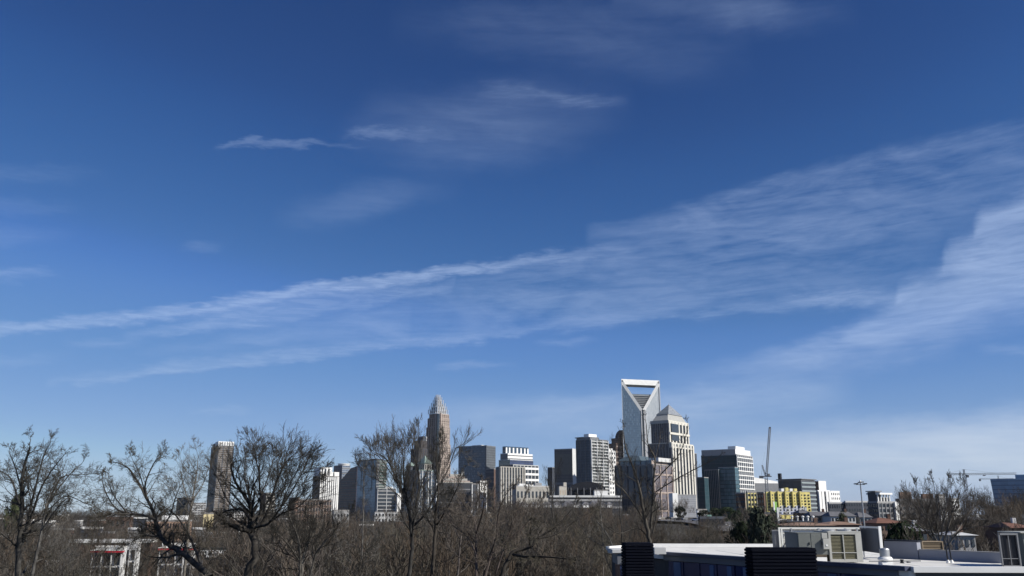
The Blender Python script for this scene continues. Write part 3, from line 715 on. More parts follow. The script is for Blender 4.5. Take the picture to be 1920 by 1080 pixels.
strip('frame_diagonal', uz(.02, H - 5), uz(.495, zn), 5.2)
strip('frame_diagonal', uz(.98, H - 5), uz(.565, zn), 5.2)
strip('frame_edge', uz(.495, zn + 1.5), uz(.495, g0), 1.6, 2.0)
strip('frame_edge', uz(.585, zn - 1), uz(.60, g0 + 60), 4.4, 2.4)
strip('frame_edge', uz(.992, H), uz(.992, g0), 1.6, 2.2)
strip('frame_edge', uz(.006, H), uz(.006, g0), .7, 2.2)
m = MB(); m.prism([uz(0.004, H - 1), uz(.996, H - 1), uz(.996, H + 1), uz(.004, H + 1)], b * Dp); m.build('top_beam', WHITE, r_)
m = MB(); m.prism([uz(.10, H - 8.6) - b * .4, uz(.90, H - 8.6) - b * .4, uz(.96, H - 1.1) - b * .4, uz(.04, H - 1.1) - b * .4], b * 5); m.build('top_beam', WHITE, r_)
m = MB(); m.prism([uz(.10, H - 8.6) + b * (Dp - 5), uz(.90, H - 8.6) + b * (Dp - 5), uz(.96, H - 1.1) + b * (Dp - 5), uz(.04, H - 1.1) + b * (Dp - 5)], b * 4.8); m.build('top_beam', WHITE, r_)
box('centre_recess', DGLASS, r_, C + a * W * .53 + b * 3 + up * (zn / 2 + g0 / 2), (W * .052, 4, zn - g0), t)

# hotel block in front (blue left, rosy right)
th = 52
hl = curtain('hotel_blue', (.028, .04, .06), th, pw=4, ph=4, line=(.045, .06, .085), lh=.12)
hr = curtain('hotel_rose', (.10, .095, .11), th, pw=3, ph=4, line=(.20, .155, .14), lh=.12, lv=.14, rough=.35)
r_, fr, z1, inf = building('hipped_office_block', 'broad dark blue office block with rose stone side and hipped roof below open-topped skyscraper', 1154, 1226, 1262, 872, 900, th, hl, hr,
    [('pier', GREYD, 6, .12, 1.2), ('band', GREYD, 2, .08, .7)], [('pier', BROWNG, 3, .12, .9), ('band', BROWNG, 3, .1, .6)], roof=GREYM)
C, LR, LL, a, b = inf
fr2 = (C + a * 3 + b * 3, LR - 6, LL - 6)
mass(r_, fr2, th, z1, z1 + 5, BGLASS, BROWNG, [('pier', GREYD, 6, .1, .4)], None, roof=GREYM, parapet=0)
pyramid(r_, (C + b * 14, LR * .75, LL * .6), th, z1 + 5, 5, plain('slate_blue_roof', (.07, .10, .12), .6, .15), 'hip_roof', .55)
plant(r_, fr, th, z1 + 4, WHITEC, .3, .95, .0, .25, 4, 'parapet_block')
# pyramid topped pier tower
th = 52; D = 1250
pl = curtain('pier_tower_shade', (.06, .07, .085), th, pw=3, ph=4, line=(.04, .045, .055), lh=.2)
STONE = plain('pale_stone', (.56, .54, .48), .8, .1)
STSH = plain('stone_panel', (.33, .33, .31), .8, .12)
C0, LR0, LL0 = corner(1217, 1262, 1303, D, th, 900); g0 = gz(C0.x, C0.y) - 1
r_ = thing('pyramid_topped_skyscraper', 'white piered stone skyscraper with a glass pyramid top in front of the open-topped one', 'skyscraper', (C0.x, C0.y, g0))
z1 = zat(1262, 831, D)
mass(r_, (C0, LR0, LL0), th, g0, z1, pl, DGLASS, [('pier', GREYM, 8, .25, .6)], [('pier', STONE, 7, .42, 1.3)], roof=STONE, parapet=1)  # grey left piers, pale stone right: shade put into the colour
mass(r_, (C0 - Vector((0, 1.2, 0)), LR0, LL0 * .02 + 3), th, z1 - 6, z1 + 1.5, STONE, STONE, None, [('win', DGLASS, 7, 1, .5, .45)], roof=STONE, parapet=0, wallname='cornice')
z2 = zat(1262, 788, D)
frA = corner(1223, 1256, 1293, D + 10, th, 860)
mass(r_, frA, th, z1, z2, pl, DGLASS, [('pier', GREYM, 8, .25, .6)], [('pier', STONE, 6, .34, 1.3)], roof=STONE, parapet=0)
C, LR, LL = frA; t = R(th); a = Vector((math.cos(t), math.sin(t), 0)); b = Vector((-math.sin(t), math.cos(t), 0))
mass(r_, (C - (a + b) * .8, LR + 1.6, LL + 1.6), th, z2 - 3, z2 + 1.5, STSH, STONE, roof=STONE, parapet=0, wallname='cornice')  # left side takes the darker stone, shade put into its colour
box('window_band', DGLASS, r_, C + a * LR * .28 - b * .4 + Vector((0, 0, z2 - 15)), (LR * .36, 2.2, 24), t)
box('cornice', STONE, r_, C + a * LR * .5 - b * .9 + Vector((0, 0, z2 - 17)), (LR, 2.8, 3), t)
fr3 = corner(1228, 1257, 1284, D + 16, th, 800); z3 = zat(1256, 775, D)
pyramid(r_, (frA[0] + (a + b) * 1.5, frA[1] - 3, frA[2] - 3), th, z2 + 1.5, z3 - z2, STSH, 'sloped_shoulder', .72, 0)
ctr = frA[0] + a * LR / 2 + b * LL / 2
PYG = curtain('pyramid_glass', (.16, .18, .19), th, pw=2.4, ph=2.4, line=(.5, .5, .5), lh=.2, lv=.2, rough=.25, metal=.3)
pyramid(r_, (ctr - (a * LR + b * LL) * .36, LR * .72, LL * .72), th, z3 + 1.2, zat(1254, 752, D) - z3 - 1, PYG, 'glass_pyramid', .01, 0)
m = MB(); m.bar(ctr + Vector((0, 0, zat(1254, 753, D))), ctr + Vector((0, 0, zat(1254, 749, D))), .25, 5); m.build('finial', STEEL, r_)
# grey panel base
th = 14
r_, fr, z1, inf = building('panelled_annex', 'pale grey metal panelled annex with a bright white left edge under the piered skyscraper', 1267, 1269, 1306, 929, 820, th, WHITE, curtain('annex_panel', (.26, .27, .29), th, pw=6, ph=1.6, line=(.17, .18, .20), lh=.25, lv=.03, rough=.45, spec=.4, var=.1), None, None, roof=GREYC)
box('edge_wall', WHITE, r_, inf[0] - inf[3] * 3 + Vector((0, 0, (z1 + gz(inf[0].x, 820)) / 2)), (5, 8, z1 - gz(inf[0].x, 820) + 4), R(th))
r_, fr, z1, inf = building('dark_slab', 'slim dark slab peeking out right of the piered skyscraper', 1300, 1304, 1309, 851, 1400, 40, GREYD, GREYD, None, None)
# teal office tower
th = 55; D = 1000
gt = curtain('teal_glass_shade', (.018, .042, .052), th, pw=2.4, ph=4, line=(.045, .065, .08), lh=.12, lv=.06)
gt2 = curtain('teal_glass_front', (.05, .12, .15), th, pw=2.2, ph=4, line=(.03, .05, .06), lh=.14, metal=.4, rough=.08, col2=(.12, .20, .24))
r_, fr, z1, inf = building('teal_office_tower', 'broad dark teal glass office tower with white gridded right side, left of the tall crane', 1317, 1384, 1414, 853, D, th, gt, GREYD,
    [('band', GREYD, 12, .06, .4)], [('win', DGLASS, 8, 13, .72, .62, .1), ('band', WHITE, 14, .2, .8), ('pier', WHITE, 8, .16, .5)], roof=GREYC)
C, LR, LL, a, b = inf
mass(r_, (C + (a + b) * 1.5, LR - 3, LL * .96), th, z1, z1 + 6.5, plain('taupe_panel', (.34, .32, .31), .7, .1), WHITE, roof=WHITE, parapet=.5)
plant(r_, fr, th, z1 + 6.5, WHITE, .05, .6, .03, .25, 3.5)
C2, LR2, LL2 = corner(1348, 1379, 1386, D - 20, th, 900); z2 = zat(1370, 878, D)
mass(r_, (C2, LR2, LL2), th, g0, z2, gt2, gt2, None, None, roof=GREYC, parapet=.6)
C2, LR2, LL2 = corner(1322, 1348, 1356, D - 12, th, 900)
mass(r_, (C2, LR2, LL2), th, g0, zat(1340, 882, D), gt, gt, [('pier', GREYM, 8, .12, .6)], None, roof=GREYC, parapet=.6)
r_, fr, z1, inf = building('teal_low_wing', 'lower dark teal wing hugging the left of the broad teal office tower', 1308, 1322, 1330, 896, 960, 55, gt, gt, None, None)
r_, fr, z1, inf = building('white_kiosk', 'tiny white flat building behind the evergreens under the teal office tower', 1306, 1308, 1326, 957, 620, 12, WHITE, WHITE, None, [('win', DGLASS, 3, 1, .3, .4)])
# grey hall with white roof, teal flat building
th = 15
r_, fr, z1, inf = building('ribbed_hall', 'grey ribbed hall with a sloping white top behind the tall crane', 1412, 1414, 1462, 906, 1150, th, GREYC, curtain('ribbed_grey', (.20, .21, .22), th, pw=8, ph=1.5, line=(.13, .135, .15), lh=.35, lv=.02, rough=.5, spec=.3, var=.1), None, None, roof=WHITE, parapet=.5)
m = MB(); C, LR, LL, a, b = inf
m.prism([C + up * (z1 + .6) + b * 2, C + a * LR + up * (z1 + .6) + b * 2, C + a * LR + up * (z1 + 2.5) + b * 2, C + up * (z1 + 8) + b * 2], b * 20); m.build('sloped_roof', WHITE, r_)
th = 44
tg = curtain('flat_teal', (.035, .05, .06), th, pw=3, ph=4, line=(.05, .07, .08), lh=.12)
r_, fr, z1, inf = building('overhanging_office', 'dark teal office with thin overhanging roof and pale floor bands, behind the yellow building', 1461, 1504, 1530, 901, 950, th, tg, GREYD, None, [('band', plain('teal_spandrel', (.24, .28, .29), .5, .1), 9, .4, .6)], roof=GREYC)
C, LR, LL, a, b = inf
box('overhanging_roof', GREYM, r_, C + a * LR / 2 + b * LL / 2 + up * (z1 + 1.6), (LR + 3, LL + 3, .8), R(th))
box('roof_vent', BLACKM, r_, C + b * LL * .97 + a * 3 + up * (z1 + 5), (3, 3, 6.4), R(th))
r_, fr, z1, inf = building('white_cap_block', 'plain white block with a rounded underside right of the overhanging teal office', 1528, 1537, 1551, 903, 1050, 30, BRICKD, WHITE, None, None, roof=WHITE)
th = 28
r_, fr, z1, inf = building('white_bay_block', 'white apartment block with three projecting bays right of the overhanging office', 1533, 1535, 1558, 921, 850, th, GREYM, GREYM, None, [('pier', WHITE, 3, .55, 1.2, 'bay'), ('win', DGLASS, 3, 6, .5, .5, .2)], roof=WHITE)
r_, fr, z1, inf = building('white_gridded_block', 'white block with a regular window grid at the end of the apartment row', 1554, 1559, 1576, 922, 880, 35, GREYM, WHITE, None, [('win', DGLASS, 5, 6, .4, .5)], roof=WHITE)
# yellow building under construction
th = 12; D = 620
r_, fr, z1, inf = building('apartment_building', 'unfinished apartment building in bright yellow sheathing with grey-white lower storeys', 1436, 1438, 1520, 922, D, th, YELLOW, YELLOW, None, None, roof=CREAM, parapet=.4)
C, LR, LL, a, b = inf; g0 = gz(C.x, D) - 1; H = z1 - g0; rz = R(th)
n = 0
for r in range(8):
    for c in range(12):
        zc = z1 - 2.2 - r * (H - 3) / 8
        if zc < g0 + 3: continue
        low = r >= 4 and 3 <= c <= 9
        p = C + a * ((c + .55) * LR / 12) + up * zc
        if low: box('lower_panel', WHITEC if (c + r) % 3 else LILAC, r_, p - b * .1 , (LR / 12 * .98, .5, (H - 3) / 8 * .96), rz)
        box('window_opening', DGLASS, r_, p - b * (.38 if low else .12) - a * .1, (LR / 12 * .42, .3, (H - 3) / 8 * .5), rz)
for k in range(0, 5): box('pilaster', YELLOW, r_, C + a * (LR * (.084 + k / 6)) - b * .8 + up * (z1 - H * .30 + .8), (.9, 1.6, H * .56), rz)
for k in range(4): box('stair_head', YELLOW if k % 2 else WHITE, r_, C + a * LR * (.42 + .1 * k) + b * 4 + up * (z1 + 1), (2, 3, 2.6 + (k == 1) * 1.2), rz)
box('green_strip', LGREEN, r_, C + a * LR * .17 - b * .9 + up * (z1 - H * .55), (1.6, 1.4, H * .4), rz)
box('wrapped_column', WHITE, r_, C + a * LR * .13 - b * 1.0 + up * (z1 - H * .6), (.9, 1.4, H * .5), rz)
r_, fr, z1, inf = building('apartment_building', 'shaded recessed wing of the yellow building site, dark brown between two yellow parts', 1418, 1433, 1438, 925, 640, 50, BRICKD, BRICKD, [('win', DGLASS, 3, 5, .5, .5)], None)  # shade of the recess put into dark brick walls
r_, fr, z1, inf = building('apartment_building', 'small yellow wing with stacked dark balconies left of the big yellow facade', 1400, 1402, 1420, 924, 630, 15, YELLOW, YELLOW, None, [('win', DGLASS, 3, 6, .45, .5), ('pier', CREAM, 3, .12, .5)])
r_, fr, z1, inf = building('apartment_building', 'brown shaded flank at the far left end of the yellow building site', 1380, 1398, 1402, 926, 640, 55, BRICKD, BEIGE, [('band', GREYD, 5, .3, .3)], None)  # flank's shade painted as dark brick
r_, fr, z1, inf = building('warehouse', 'low brown warehouse in front of the yellow building site', 1405, 1425, 1464, 964, 420, 30, GREYD, BEIGE, None, None, roof=GREYD)
# long dark blocks right
th = 8
r_, fr, z1, inf = building('dark_long_block', 'low dark apartment block behind the grey gabled houses', 1552, 1555, 1590, 944, 560, th, GREYD, GREYD, None, [('win', DGLASS, 8, 3, .5, .5, .1)], roof=WHITEC)
r_, fr, z1, inf = building('dark_long_block', 'long dark navy apartment block crossed by the tall floodlight pole', 1584, 1586, 1644, 942, 560, th, GREYD, plain('navy_panel', (.045, .05, .065), .6, .15), None, [('win', DGLASS, 12, 4, .5, .5, .1)], roof=WHITEC)
r_, fr, z1, inf = building('framed_roof_building', 'dark building with a white framed roof pavilion right of the floodlight pole', 1628, 1646, 1682, 943, 520, 32, GREYD, GREYM, [('win', DGLASS, 4, 4, .5, .6)], [('win', DGLASS, 5, 4, .6, .6), ('pier', GREYM, 5, .2, .4)], roof=GREYC)
C, LR, LL, a, b = inf; rz = R(32)
box('roof_tower', GREYD, r_, C + b * LL * .6 + a * 3 + up * (z1 + 3), (5, 5, 6.4), rz)
box('tower_cap', GREYM, r_, C + b * LL * .6 + a * 3 + up * (z1 + 6.6), (6.4, 6.4, .5), rz)
box('pavilion_roof', WHITE, r_, C + a * LR * .38 + b * 3 + up * (z1 + 5.2), (LR * .66, 9, 1), rz)
for k in range(5): box('pavilion_post', WHITE, r_, C + a * LR * (.08 + .15 * k) + b * .4 + up * (z1 + 2.4), (.6, .6, 5), rz)
box('pavilion_wall', GREYC, r_, C + a * LR * .38 + b * 4 + up * (z1 + 1.6), (LR * .6, 6, 3), rz)
for k in (0, 1): box('end_column', WHITE, r_, C + a * (LR * (.84 + .11 * k)) - b * .8 + up * (z1 - 7), (1.2, 1.4, 15), rz)
r_, fr, z1, inf = building('grey_long_block', 'long grey apartment block hidden behind the wide bare tree on the right', 1680, 1688, 1770, 938, 560, 14, GREYM, plain('brown_grey_panel', (.13, .12, .115), .7, .2), None, [('win', DGLASS, 18, 4, .5, .5, .1)], roof=GREYM)
plant(r_, fr, 14, z1, BRICK, .05, .3, .2, .6, 5); plant(r_, fr, 14, z1, BRICKD, .55, .8, .2, .6, 4)
r_, fr, z1, inf = building('concrete_stair_tower', 'pale concrete stair tower amid the crown of the wide bare tree', 1757, 1762, 1774, 930, 480, 30, WHITEC, WHITEC, None, [('win', GREYM, 2, 5, .3, .4)])
r_, fr, z1, inf = building('white_fragment_block', 'white framed block behind the right edge of the wide bare tree', 1776, 1782, 1800, 937, 520, 35, GREYM, WHITE, None, [('win', DGLASS, 4, 5, .5, .5)])
r_, fr, z1, inf = building('dark_low_block', 'low dark flat block left of the big blue glass building', 1847, 1850, 1890, 951, 520, 10, GREYD, plain('plum_panel', (.06, .05, .055), .7, .15), None, [('win', DGLASS, 8, 2, .5, .4)], roof=GREYD)
r_, fr, z1, inf = building('red_striped_block', 'small red and white banded block under the big blue glass building', 1889, 1891, 1903, 949, 500, 20, BRICK, BRICK, None, [('band', WHITE, 4, .35, .3)])
r_, fr, z1, inf = building('dark_low_block', 'low dark block at the far right edge under the blue glass building', 1902, 1904, 1935, 953, 490, 10, GREYD, GREYD, None, [('win', DGLASS, 6, 2, .5, .4)])
# big leaning blue glass building at the right edge
th = -29; D = 850; t = R(th)
a = Vector((math.cos(t), math.sin(t), 0)); b = Vector((-math.sin(t), math.cos(t), 0))
pA, pB = P(1856.5, 898, D), P(1866, 950, D); g0 = pB.z - 3
r_ = thing('leaning_glass_building', 'big blue glass office with a leaning left edge cut by the right border', 'building', (pB.x, pB.y, g0))
m = MB(); m.prism([Vector((pB.x + .5, D, g0)), Vector((pB.x + .5, D, g0)) + a * 80, Vector((pA.x, D, pA.z)) + a * 86, Vector((pA.x, D, pA.z))], b * 40)
bg = curtain('leaning_glass', (.13, .21, .32), th, pw=3, ph=3.9, line=(.09, .14, .22), lh=.22, lv=.02, metal=.4, rough=.1, col2=(.16, .25, .37))
m.build('wall', bg, r_)
q = P(1903, 890, D); m = MB(); m.prism([Vector((q.x, D - .1, pA.z + .2)), Vector((q.x, D - .1, pA.z + .2)) + a * 58, Vector((q.x, D - .1, q.z)) + a * 58, Vector((q.x, D - .1, q.z))], b * 36); m.build('upper_storey', bg, r_)
for i in range(7): box('floor_band', plain('blue_band', (.09, .14, .21), .4, .1), r_, Vector((pA.x + 44 + .3 * (7 - i), D, g0)) + a * 0 - b * .1 + up * (i + .8) * (pA.z - g0) / 7.6, (80 - 1 * i, .9, .5), t)
box('rooftop_plant', GREYD, r_, q + a * 12 + b * 10 + up * 1.2, (5, 4, 2), t)

# ---------------------------------------------------------------- central deck, arena-like shed, rowhouses
th = 6; D = 900
r_, fr, z1, inf = building('parking_deck', 'long low parking deck with a bright concrete parapet in front of the balconied tower', 1028, 1030, 1166, 931, D, th, GREYC, GREYD, None, [('band', GREYC, 3, .3, .8, 'parapet_band')], roof=GREYC, parapet=1.2)
C, LR, LL, a, b = inf; rz = R(th)
box('coping_band', WHITEC, r_, C + a * LR * .5 - b * 1.1 + up * (z1 + .2), (LR, 1.6, 1.9), rz)
th = 6
p0, p1_ = P(1066, 905, 930), P(1134, 905, 930)
r_ = thing('dark_canopy_hall', 'dark domed hall on thin pale columns below the balconied tower', 'building', (p0.x, 930, z1 - 1))
m = MB(); pts = []
for k in range(13):
    q = k / 12; pts.append(Vector((p0.x + (p1_.x - p0.x) * q, 926, zat(1100, 914, 926) + 6.0 * math.sin(math.pi * q) ** .7)))
pts = [Vector((p0.x, 926, zat(1100, 919, 926)))] + pts + [Vector((p1_.x, 926, zat(1100, 919, 926)))]
m.prism([p for p in pts], (0, 24, 0)); m.build('roof', BLACKM, r_)
box('wall', plain('night_blue_wall', (.012, .016, .035), .5, .2), r_, Vector(((p0.x + p1_.x) / 2, 938, zat(1100, 924, 930))), (p1_.x - p0.x - 3, 16, 9))
for k in range(6): box('column', GREYM, r_, Vector((p0.x + (p1_.x - p0.x) * (.06 + .176 * k), 925, zat(1100, 923, 925))), (.8, .8, 9))
r_, fr, z1, inf = building('white_canopy', 'pale striped canopy roof right of the dark domed hall', 1113, 1115, 1140, 920, 905, 6, WHITEC, WHITE, None, None, zb=zat(1120, 929, 905))
random.seed(5)
for i, (x, w_) in enumerate([(982, 16), (1003, 22), (1026, 22), (1044, 16), (1080, 18), (1098, 16), (1128, 14), (1142, 12)]):
    names = ['leftmost', 'second from left', 'third from left', 'fourth from left', 'fifth from left', 'sixth from left', 'seventh from left', 'rightmost']
    r_, fr, z1, inf = building('rowhouse', 'white topped rowhouse under the parking deck, ' + names[i] + ' of its row', x - w_ / 2, x - w_ / 2 + 2, x + w_ / 2, 947, 640, 8, GREYC, BRICKD, None,
        [('win', DGLASS, 3, 3, .4, .4)], group='rowhouses below the parking deck', cat='house', roof=SLATE, parapet=0)
    pyramid(r_, fr, 8, z1, 2.2, SLATE, 'roof', .3, .6)
    box('white_frieze', WHITE, r_, inf[0] + inf[3] * inf[1] / 2 - inf[4] * .15 + up * (z1 - .9), (inf[1] * .9, .5, 1.7), R(8))
for i, x in enumerate((1066, 1116)):
    c_ = P(x, 962, 600); r_ = thing('domed_pavilion', 'grey arched roof pavilion between the white rowhouses, ' + ('left' if i == 0 else 'right') + ' of the two', 'pavilion', (c_.x, 600, gz(c_.x, 600)))
    zc = zat(x, 950, 600); g0 = gz(c_.x, 600) - 1
    m = MB(); m.box((c_.x, 604, (zc + g0) / 2), (6.6, 8, zc - g0)); m.build('wall', BRICKD, r_)
    m = MB(); pts = [Vector((c_.x - 3.7 * math.cos(math.pi * k / 10), 599.5, zc + .1 + 3.6 * math.sin(math.pi * k / 10))) for k in range(11)]
    m.prism(pts, (0, 9, 0)); m.build('arched_roof', plain('zinc_roof', (.25, .24, .25), .5, .2, .5, .3), r_)

# ---------------------------------------------------------------- houses on the right
def gable(label, x0, x1, ye, yr, yb, D, wall, roof, nw=4, rz=0, group=None, chim=True, depth=9, hip=1.5):
    a0, b0 = P(x0, ye, D), P(x1, ye, D); zb = min(zat(x0, yb, D), gz((a0.x + b0.x) / 2, D)) - .5; ze = a0.z; zr = zat(x0, yr, D)
    r_ = thing('house', label, 'house', ((a0.x + b0.x) / 2, D, zb), group)
    m = MB(); m.box(((a0.x + b0.x) / 2, D + depth / 2, (zb + ze) / 2), (b0.x - a0.x, depth, ze - zb)); m.build('wall', wall, r_)
    ov = .5; x_, X_ = a0.x - ov, b0.x + ov; y_, Y_ = D - ov, D + depth + ov; ym = (y_ + Y_) / 2
    v = [(x_, y_, ze + .02), (X_, y_, ze + .02), (X_, Y_, ze + .02), (x_, Y_, ze + .02), (x_ + hip, ym, zr), (X_ - hip, ym, zr)]
    base = Vector(r_.location); v = [Vector(p) - base for p in v]
    me = mesh('roof', v, [(0, 1, 5, 4), (1, 2, 5), (2, 3, 4, 5), (3, 0, 4), (3, 2, 1, 0)], roof)
    o = bpy.data.objects.new('roof', me); COL.objects.link(o); o.parent = r_
    for i in range(nw):
        xx = a0.x + (b0.x - a0.x) * (i + .5) / nw
        w_ = box('window', DGLASS, r_, (xx, D - .03, ze - 1.2), (min(1.1, (b0.x - a0.x) / nw * .5), .12, 1.2))
    if chim:
        c = box('chimney', BRICKD if wall is not BRICKD else WHITEC, r_, (x_ + (X_ - x_) * .75, ym - .5, zr + .2), (.8, .8, 1.6))
    return r_
gable('white walled house with a long grey roof left of the floodlight pole', 1558, 1604, 968, 959, 978, 340, WHITEC, SLATE, 7, depth=10)
gable('grey roofed house with a low tan wall behind the row of white chimney pots', 1521, 1560, 967, 959, 976, 350, BEIGE, SLATE, 4, depth=10)
gable('small grey house just right of the floodlight pole', 1612, 1634, 970, 960, 980, 340, GREYC, SLATE, 3)
gable('long tan roofed building just behind the louvred rooftop screen', 1482, 1566, 985.5, 980, 998, 210, BEIGE, TERRA, 9, depth=14, hip=4)
gable('brown-orange roofed house behind the rooftop unit', 1556, 1614, 984, 978, 998, 230, BRICK, TERRA, 6, depth=12, hip=3)
gable('red-brown tiled house left of the wide bare tree', 1645, 1692, 981, 971, 996, 240, BRICK, REDROOF, 4, depth=11, hip=3)
gable('dark brick flat-roofed house under the white apartment blocks', 1500, 1521, 962, 956, 976, 360, BRICKD, SLATE, 3)
gable('red roofed brick house at the far right edge above the dark rooftop unit', 1898, 1935, 990, 980, 1004, 200, BRICKD, REDROOF, 3, depth=12)
gable('grey building with a pale roof low behind the wide bare tree', 1795, 1828, 1004, 997, 1018, 150, GREYC, WHITEC, 3, depth=9)
gable('brown gabled house at the foot of the wide bare tree on the left', 1700, 1740, 996, 985, 1010, 190, BRICKD, SLATE, 3)
gable('brown low house between bare trees right of the crane mast', 1820, 1850, 975, 969, 990, 330, BRICKD, GREYM, 3)
# rooftop with white chimney pots and frame
c_ = P(1500, 986, 250); r_ = thing('flat_roof_shed', 'black flat roofed shed carrying small white vents behind the louvred screen', 'building', (c_.x, 250, gz(c_.x, 250) - 1))
z_ = zat(1500, 979, 250); a0, b0 = P(1459, 979, 250).x, P(1528, 979, 250).x
m = MB(); m.box(((a0 + b0) / 2, 256, z_ / 2 + 4), (b0 - a0, 11, z_ - 8)); m.build('wall', BRICKD, r_)
m = MB(); m.box(((a0 + b0) / 2, 256, z_ + .15), (b0 - a0 + .6, 11.6, .3)); m.build('roof', GREYD, r_)
for i, x in enumerate((1485, 1495.5, 1505.5, 1515, 1525)):
    q = P(x, 975, 252); m = MB(); m.lathe((q.x, 252, z_ + .3), [(.22, 0), (.22, .9), (.42, 1.0), (.42, 1.25), (.1, 1.4)], 10); o = m.build('roof_vent', WHITE, r_)
q = P(1462.5, 975, 249); m = MB(); m.box((q.x, 250.6, z_ + 1.8), (.5, .5, 4.2)); m.build('mast', WHITE, r_)
m = MB(); m.box((q.x + 1.3, 250.6, z_ + .7), (2.0, .2, .25)); m.build('rail', WHITE, r_)
# black building with teal roof boxes by the road
r_, fr, z1, inf = building('black_shed', 'black flat building with teal rooftop boxes beside the road', 1309, 1312, 1358, 973, 360, 8, BLACKM, BLACKM, None, [('band', GREYD, 1, .12, .3, 'fascia')], roof=GREYD)
TEAL = plain('pale_teal_paint', (.18, .32, .28), .6, .15)
plant(r_, fr, 8, z1, TEAL, .3, .5, .1, .4, 1.6, 'rooftop_box'); plant(r_, fr, 8, z1, TEAL, .62, .98, .1, .4, .7, 'rooftop_box')
# ================================================================ near roof (right foreground)
ZR = CAMZ - 2.65
def V(*a): return Vector(a)
NAVY_SHADE = plain('shaded_navy_coping', (.06, .07, .11), .4, .1)
CHAR = plain('charcoal_cladding', (.045, .05, .06), .6, .15)
CURT = plain('blue_curtain_glass', (.028, .045, .13), .15, .3, .2, .2, .7)
root = thing('near_building', 'near flat white roofed building with shaded navy coping, black louvred blocks and blue curtained windows', 'building', (14, 48, 0))
# facade line A (left flank) from front corner to far corner
CT = CAMZ - 2.45
cA, cB, cE = [V(q.x, q.y, 0) for q in (PZ(1703, 1062, CT), PZ(1235, 1034, CT), PZ(1960, 1063.5, CT))]
roofpoly = [cA, V(36, cE.y, 0), V(36, 49, 0), V(29.5, 50, 0), V(24, 57.2, 0), V(28, 74, 0), V(10.8, 75.3, 0), V(7.2, 69, 0), cB]
m = MB(); m.prism([V(p.x, p.y, ZR - .25) for p in roofpoly], (0, 0, .25)); m.build('roof', WROOF, root)
m = MB()
for k in range(9): m.box((8.5 + 2.2 * k, 62, ZR + .004), (.07, 11 if k > 1 else 6, .008), .02)
for k in range(5): m.box((21 + 2.4 * k, 47.2, ZR + .004), (.07, 5.0, .008), -.03)
m.build('membrane_seam', plain('seam_grey', (.48, .48, .46), .8, .15), root)
m = MB(); m.bar((19.6, 50.5, ZR + .09), (22.6, 50.9, ZR + .09), .035, 6)
for q in (20.4, 21.8): m.box((q, 50.6, ZR + .03), (.12, .25, .06))
m.build('conduit', GREYM, root)
inner = []
cen = V(19, 58, 0)
m = MB()
pts = [p + (cen - p).normalized() * .35 for p in roofpoly]
m.prism([V(p.x, p.y, -1) for p in pts], (0, 0, ZR - .3 + 1)); m.build('wall', CHAR, root)
def along(name, p, q, z0, z1, th_, mat, off=0., parent=root):
    d = (q - p); L_ = d.length; d.normalize(); n = V(d.y, -d.x, 0)     # right-hand side of travel
    m = MB(); c = (p + q) / 2 + n * off; m.quadbox(V(c.x, c.y, (z0 + z1) / 2), d * L_ / 2, n * th_ / 2, V(0, 0, (z1 - z0) / 2))
    return m.build(name, mat, parent)
dn = (cB - cA).normalized(); nO = V(-dn.y, dn.x, 0)         # outward (left / towards camera)
if nO.x > 0: nO = -nO
along('coping', cA + nO * .05, cA.lerp(cB, .985), CT - .20, CT, .42, NAVY_SHADE)  # same coping as the white run; its shade is put into the navy
along('coping', cA + V(.12, -.1, 0), V(36, cE.y - .1, 0), CT - .26, CT, .42, WHITE)
along('coping', V(11.3, 75.3, 0), V(28, 74, 0), ZR, ZR + .22, .3, WHITE)
along('coping', V(7.2, 69, 0), V(11, 75.2, 0), ZR, ZR + .22, .3, WHITE)
o_ = -.25 if (V((cB - cA).normalized().y, -(cB - cA).normalized().x, 0).dot(nO) > 0) else .25
def face(name, t0, t1, z0, z1, mat, out, th_=.12):
    p, q = cA.lerp(cB, t0) + nO * out, cA.lerp(cB, t1) + nO * out
    return along(name, p, q, z0, z1, th_, mat)
face('fascia', .03, .97, CT - .52, CT - .21, plain('slate_fascia', (.14, .15, .17), .5, .12), .02)
nw = 11
random.seed(3)
for i in range(nw):
    t0, t1 = .05 + .9 * i / nw, .05 + .9 * (i + .93) / nw
    face('window', t0, t1, CT - 5.2, CT - .56, CURT, .0, .14)
    if i % 2 == 0 or i in (3, 7):
        face('curtain', t0 + .012, t0 + .03 + .02 * random.random(), CT - 5.1, CT - .6, plain('slate_curtain', (.10, .15, .26), .7, .2), .09, .05)
along('fascia', cA + V(.3, -.02, 0), V(36, cE.y - .02, 0), CT - 1.3, CT - .28, .2, plain('graphite_panel', (.07, .073, .08), .6, .12))
# black louvred blocks
LOUV = plain('black_louvre', (.005, .006, .011), .9, .2, spec=.04)
def louvre_block(x0, x1, y0, y1, ztop, cap=True):
    m = MB(); m.box(((x0 + x1) / 2, (y0 + y1) / 2, ztop / 2 - .5), (x1 - x0, y1 - y0, ztop + 1)); b_ = m.build('louvred_block', LOUV, root)
    m = MB()
    for k in range(26):
        z = ztop - .12 - k * .165
        m.quadbox((( x0 + x1) / 2, y0 - .03, z), (( x1 - x0) / 2 + .02, 0, 0), (0, .022, .008), (0, .005, .045))
        m.quadbox((x0 - .03, (y0 + y1) / 2, z), (.045, 0, .02), (0, (y1 - y0) / 2, 0), (-.01, 0, .05))
    m.build('louvres', LOUV, b_)
x0 = K(1173.5, 1030) * 54; x1 = K(1225, 1030) * 54
louvre_block(x0, x1, 54, 55.8, zat(1200, 1018.5, 54))
x0 = K(1411, 1040) * 46; x1 = K(1530, 1040) * 46
louvre_block(x0, x1, 46, 47.3, zat(1470, 1027.5, 46))
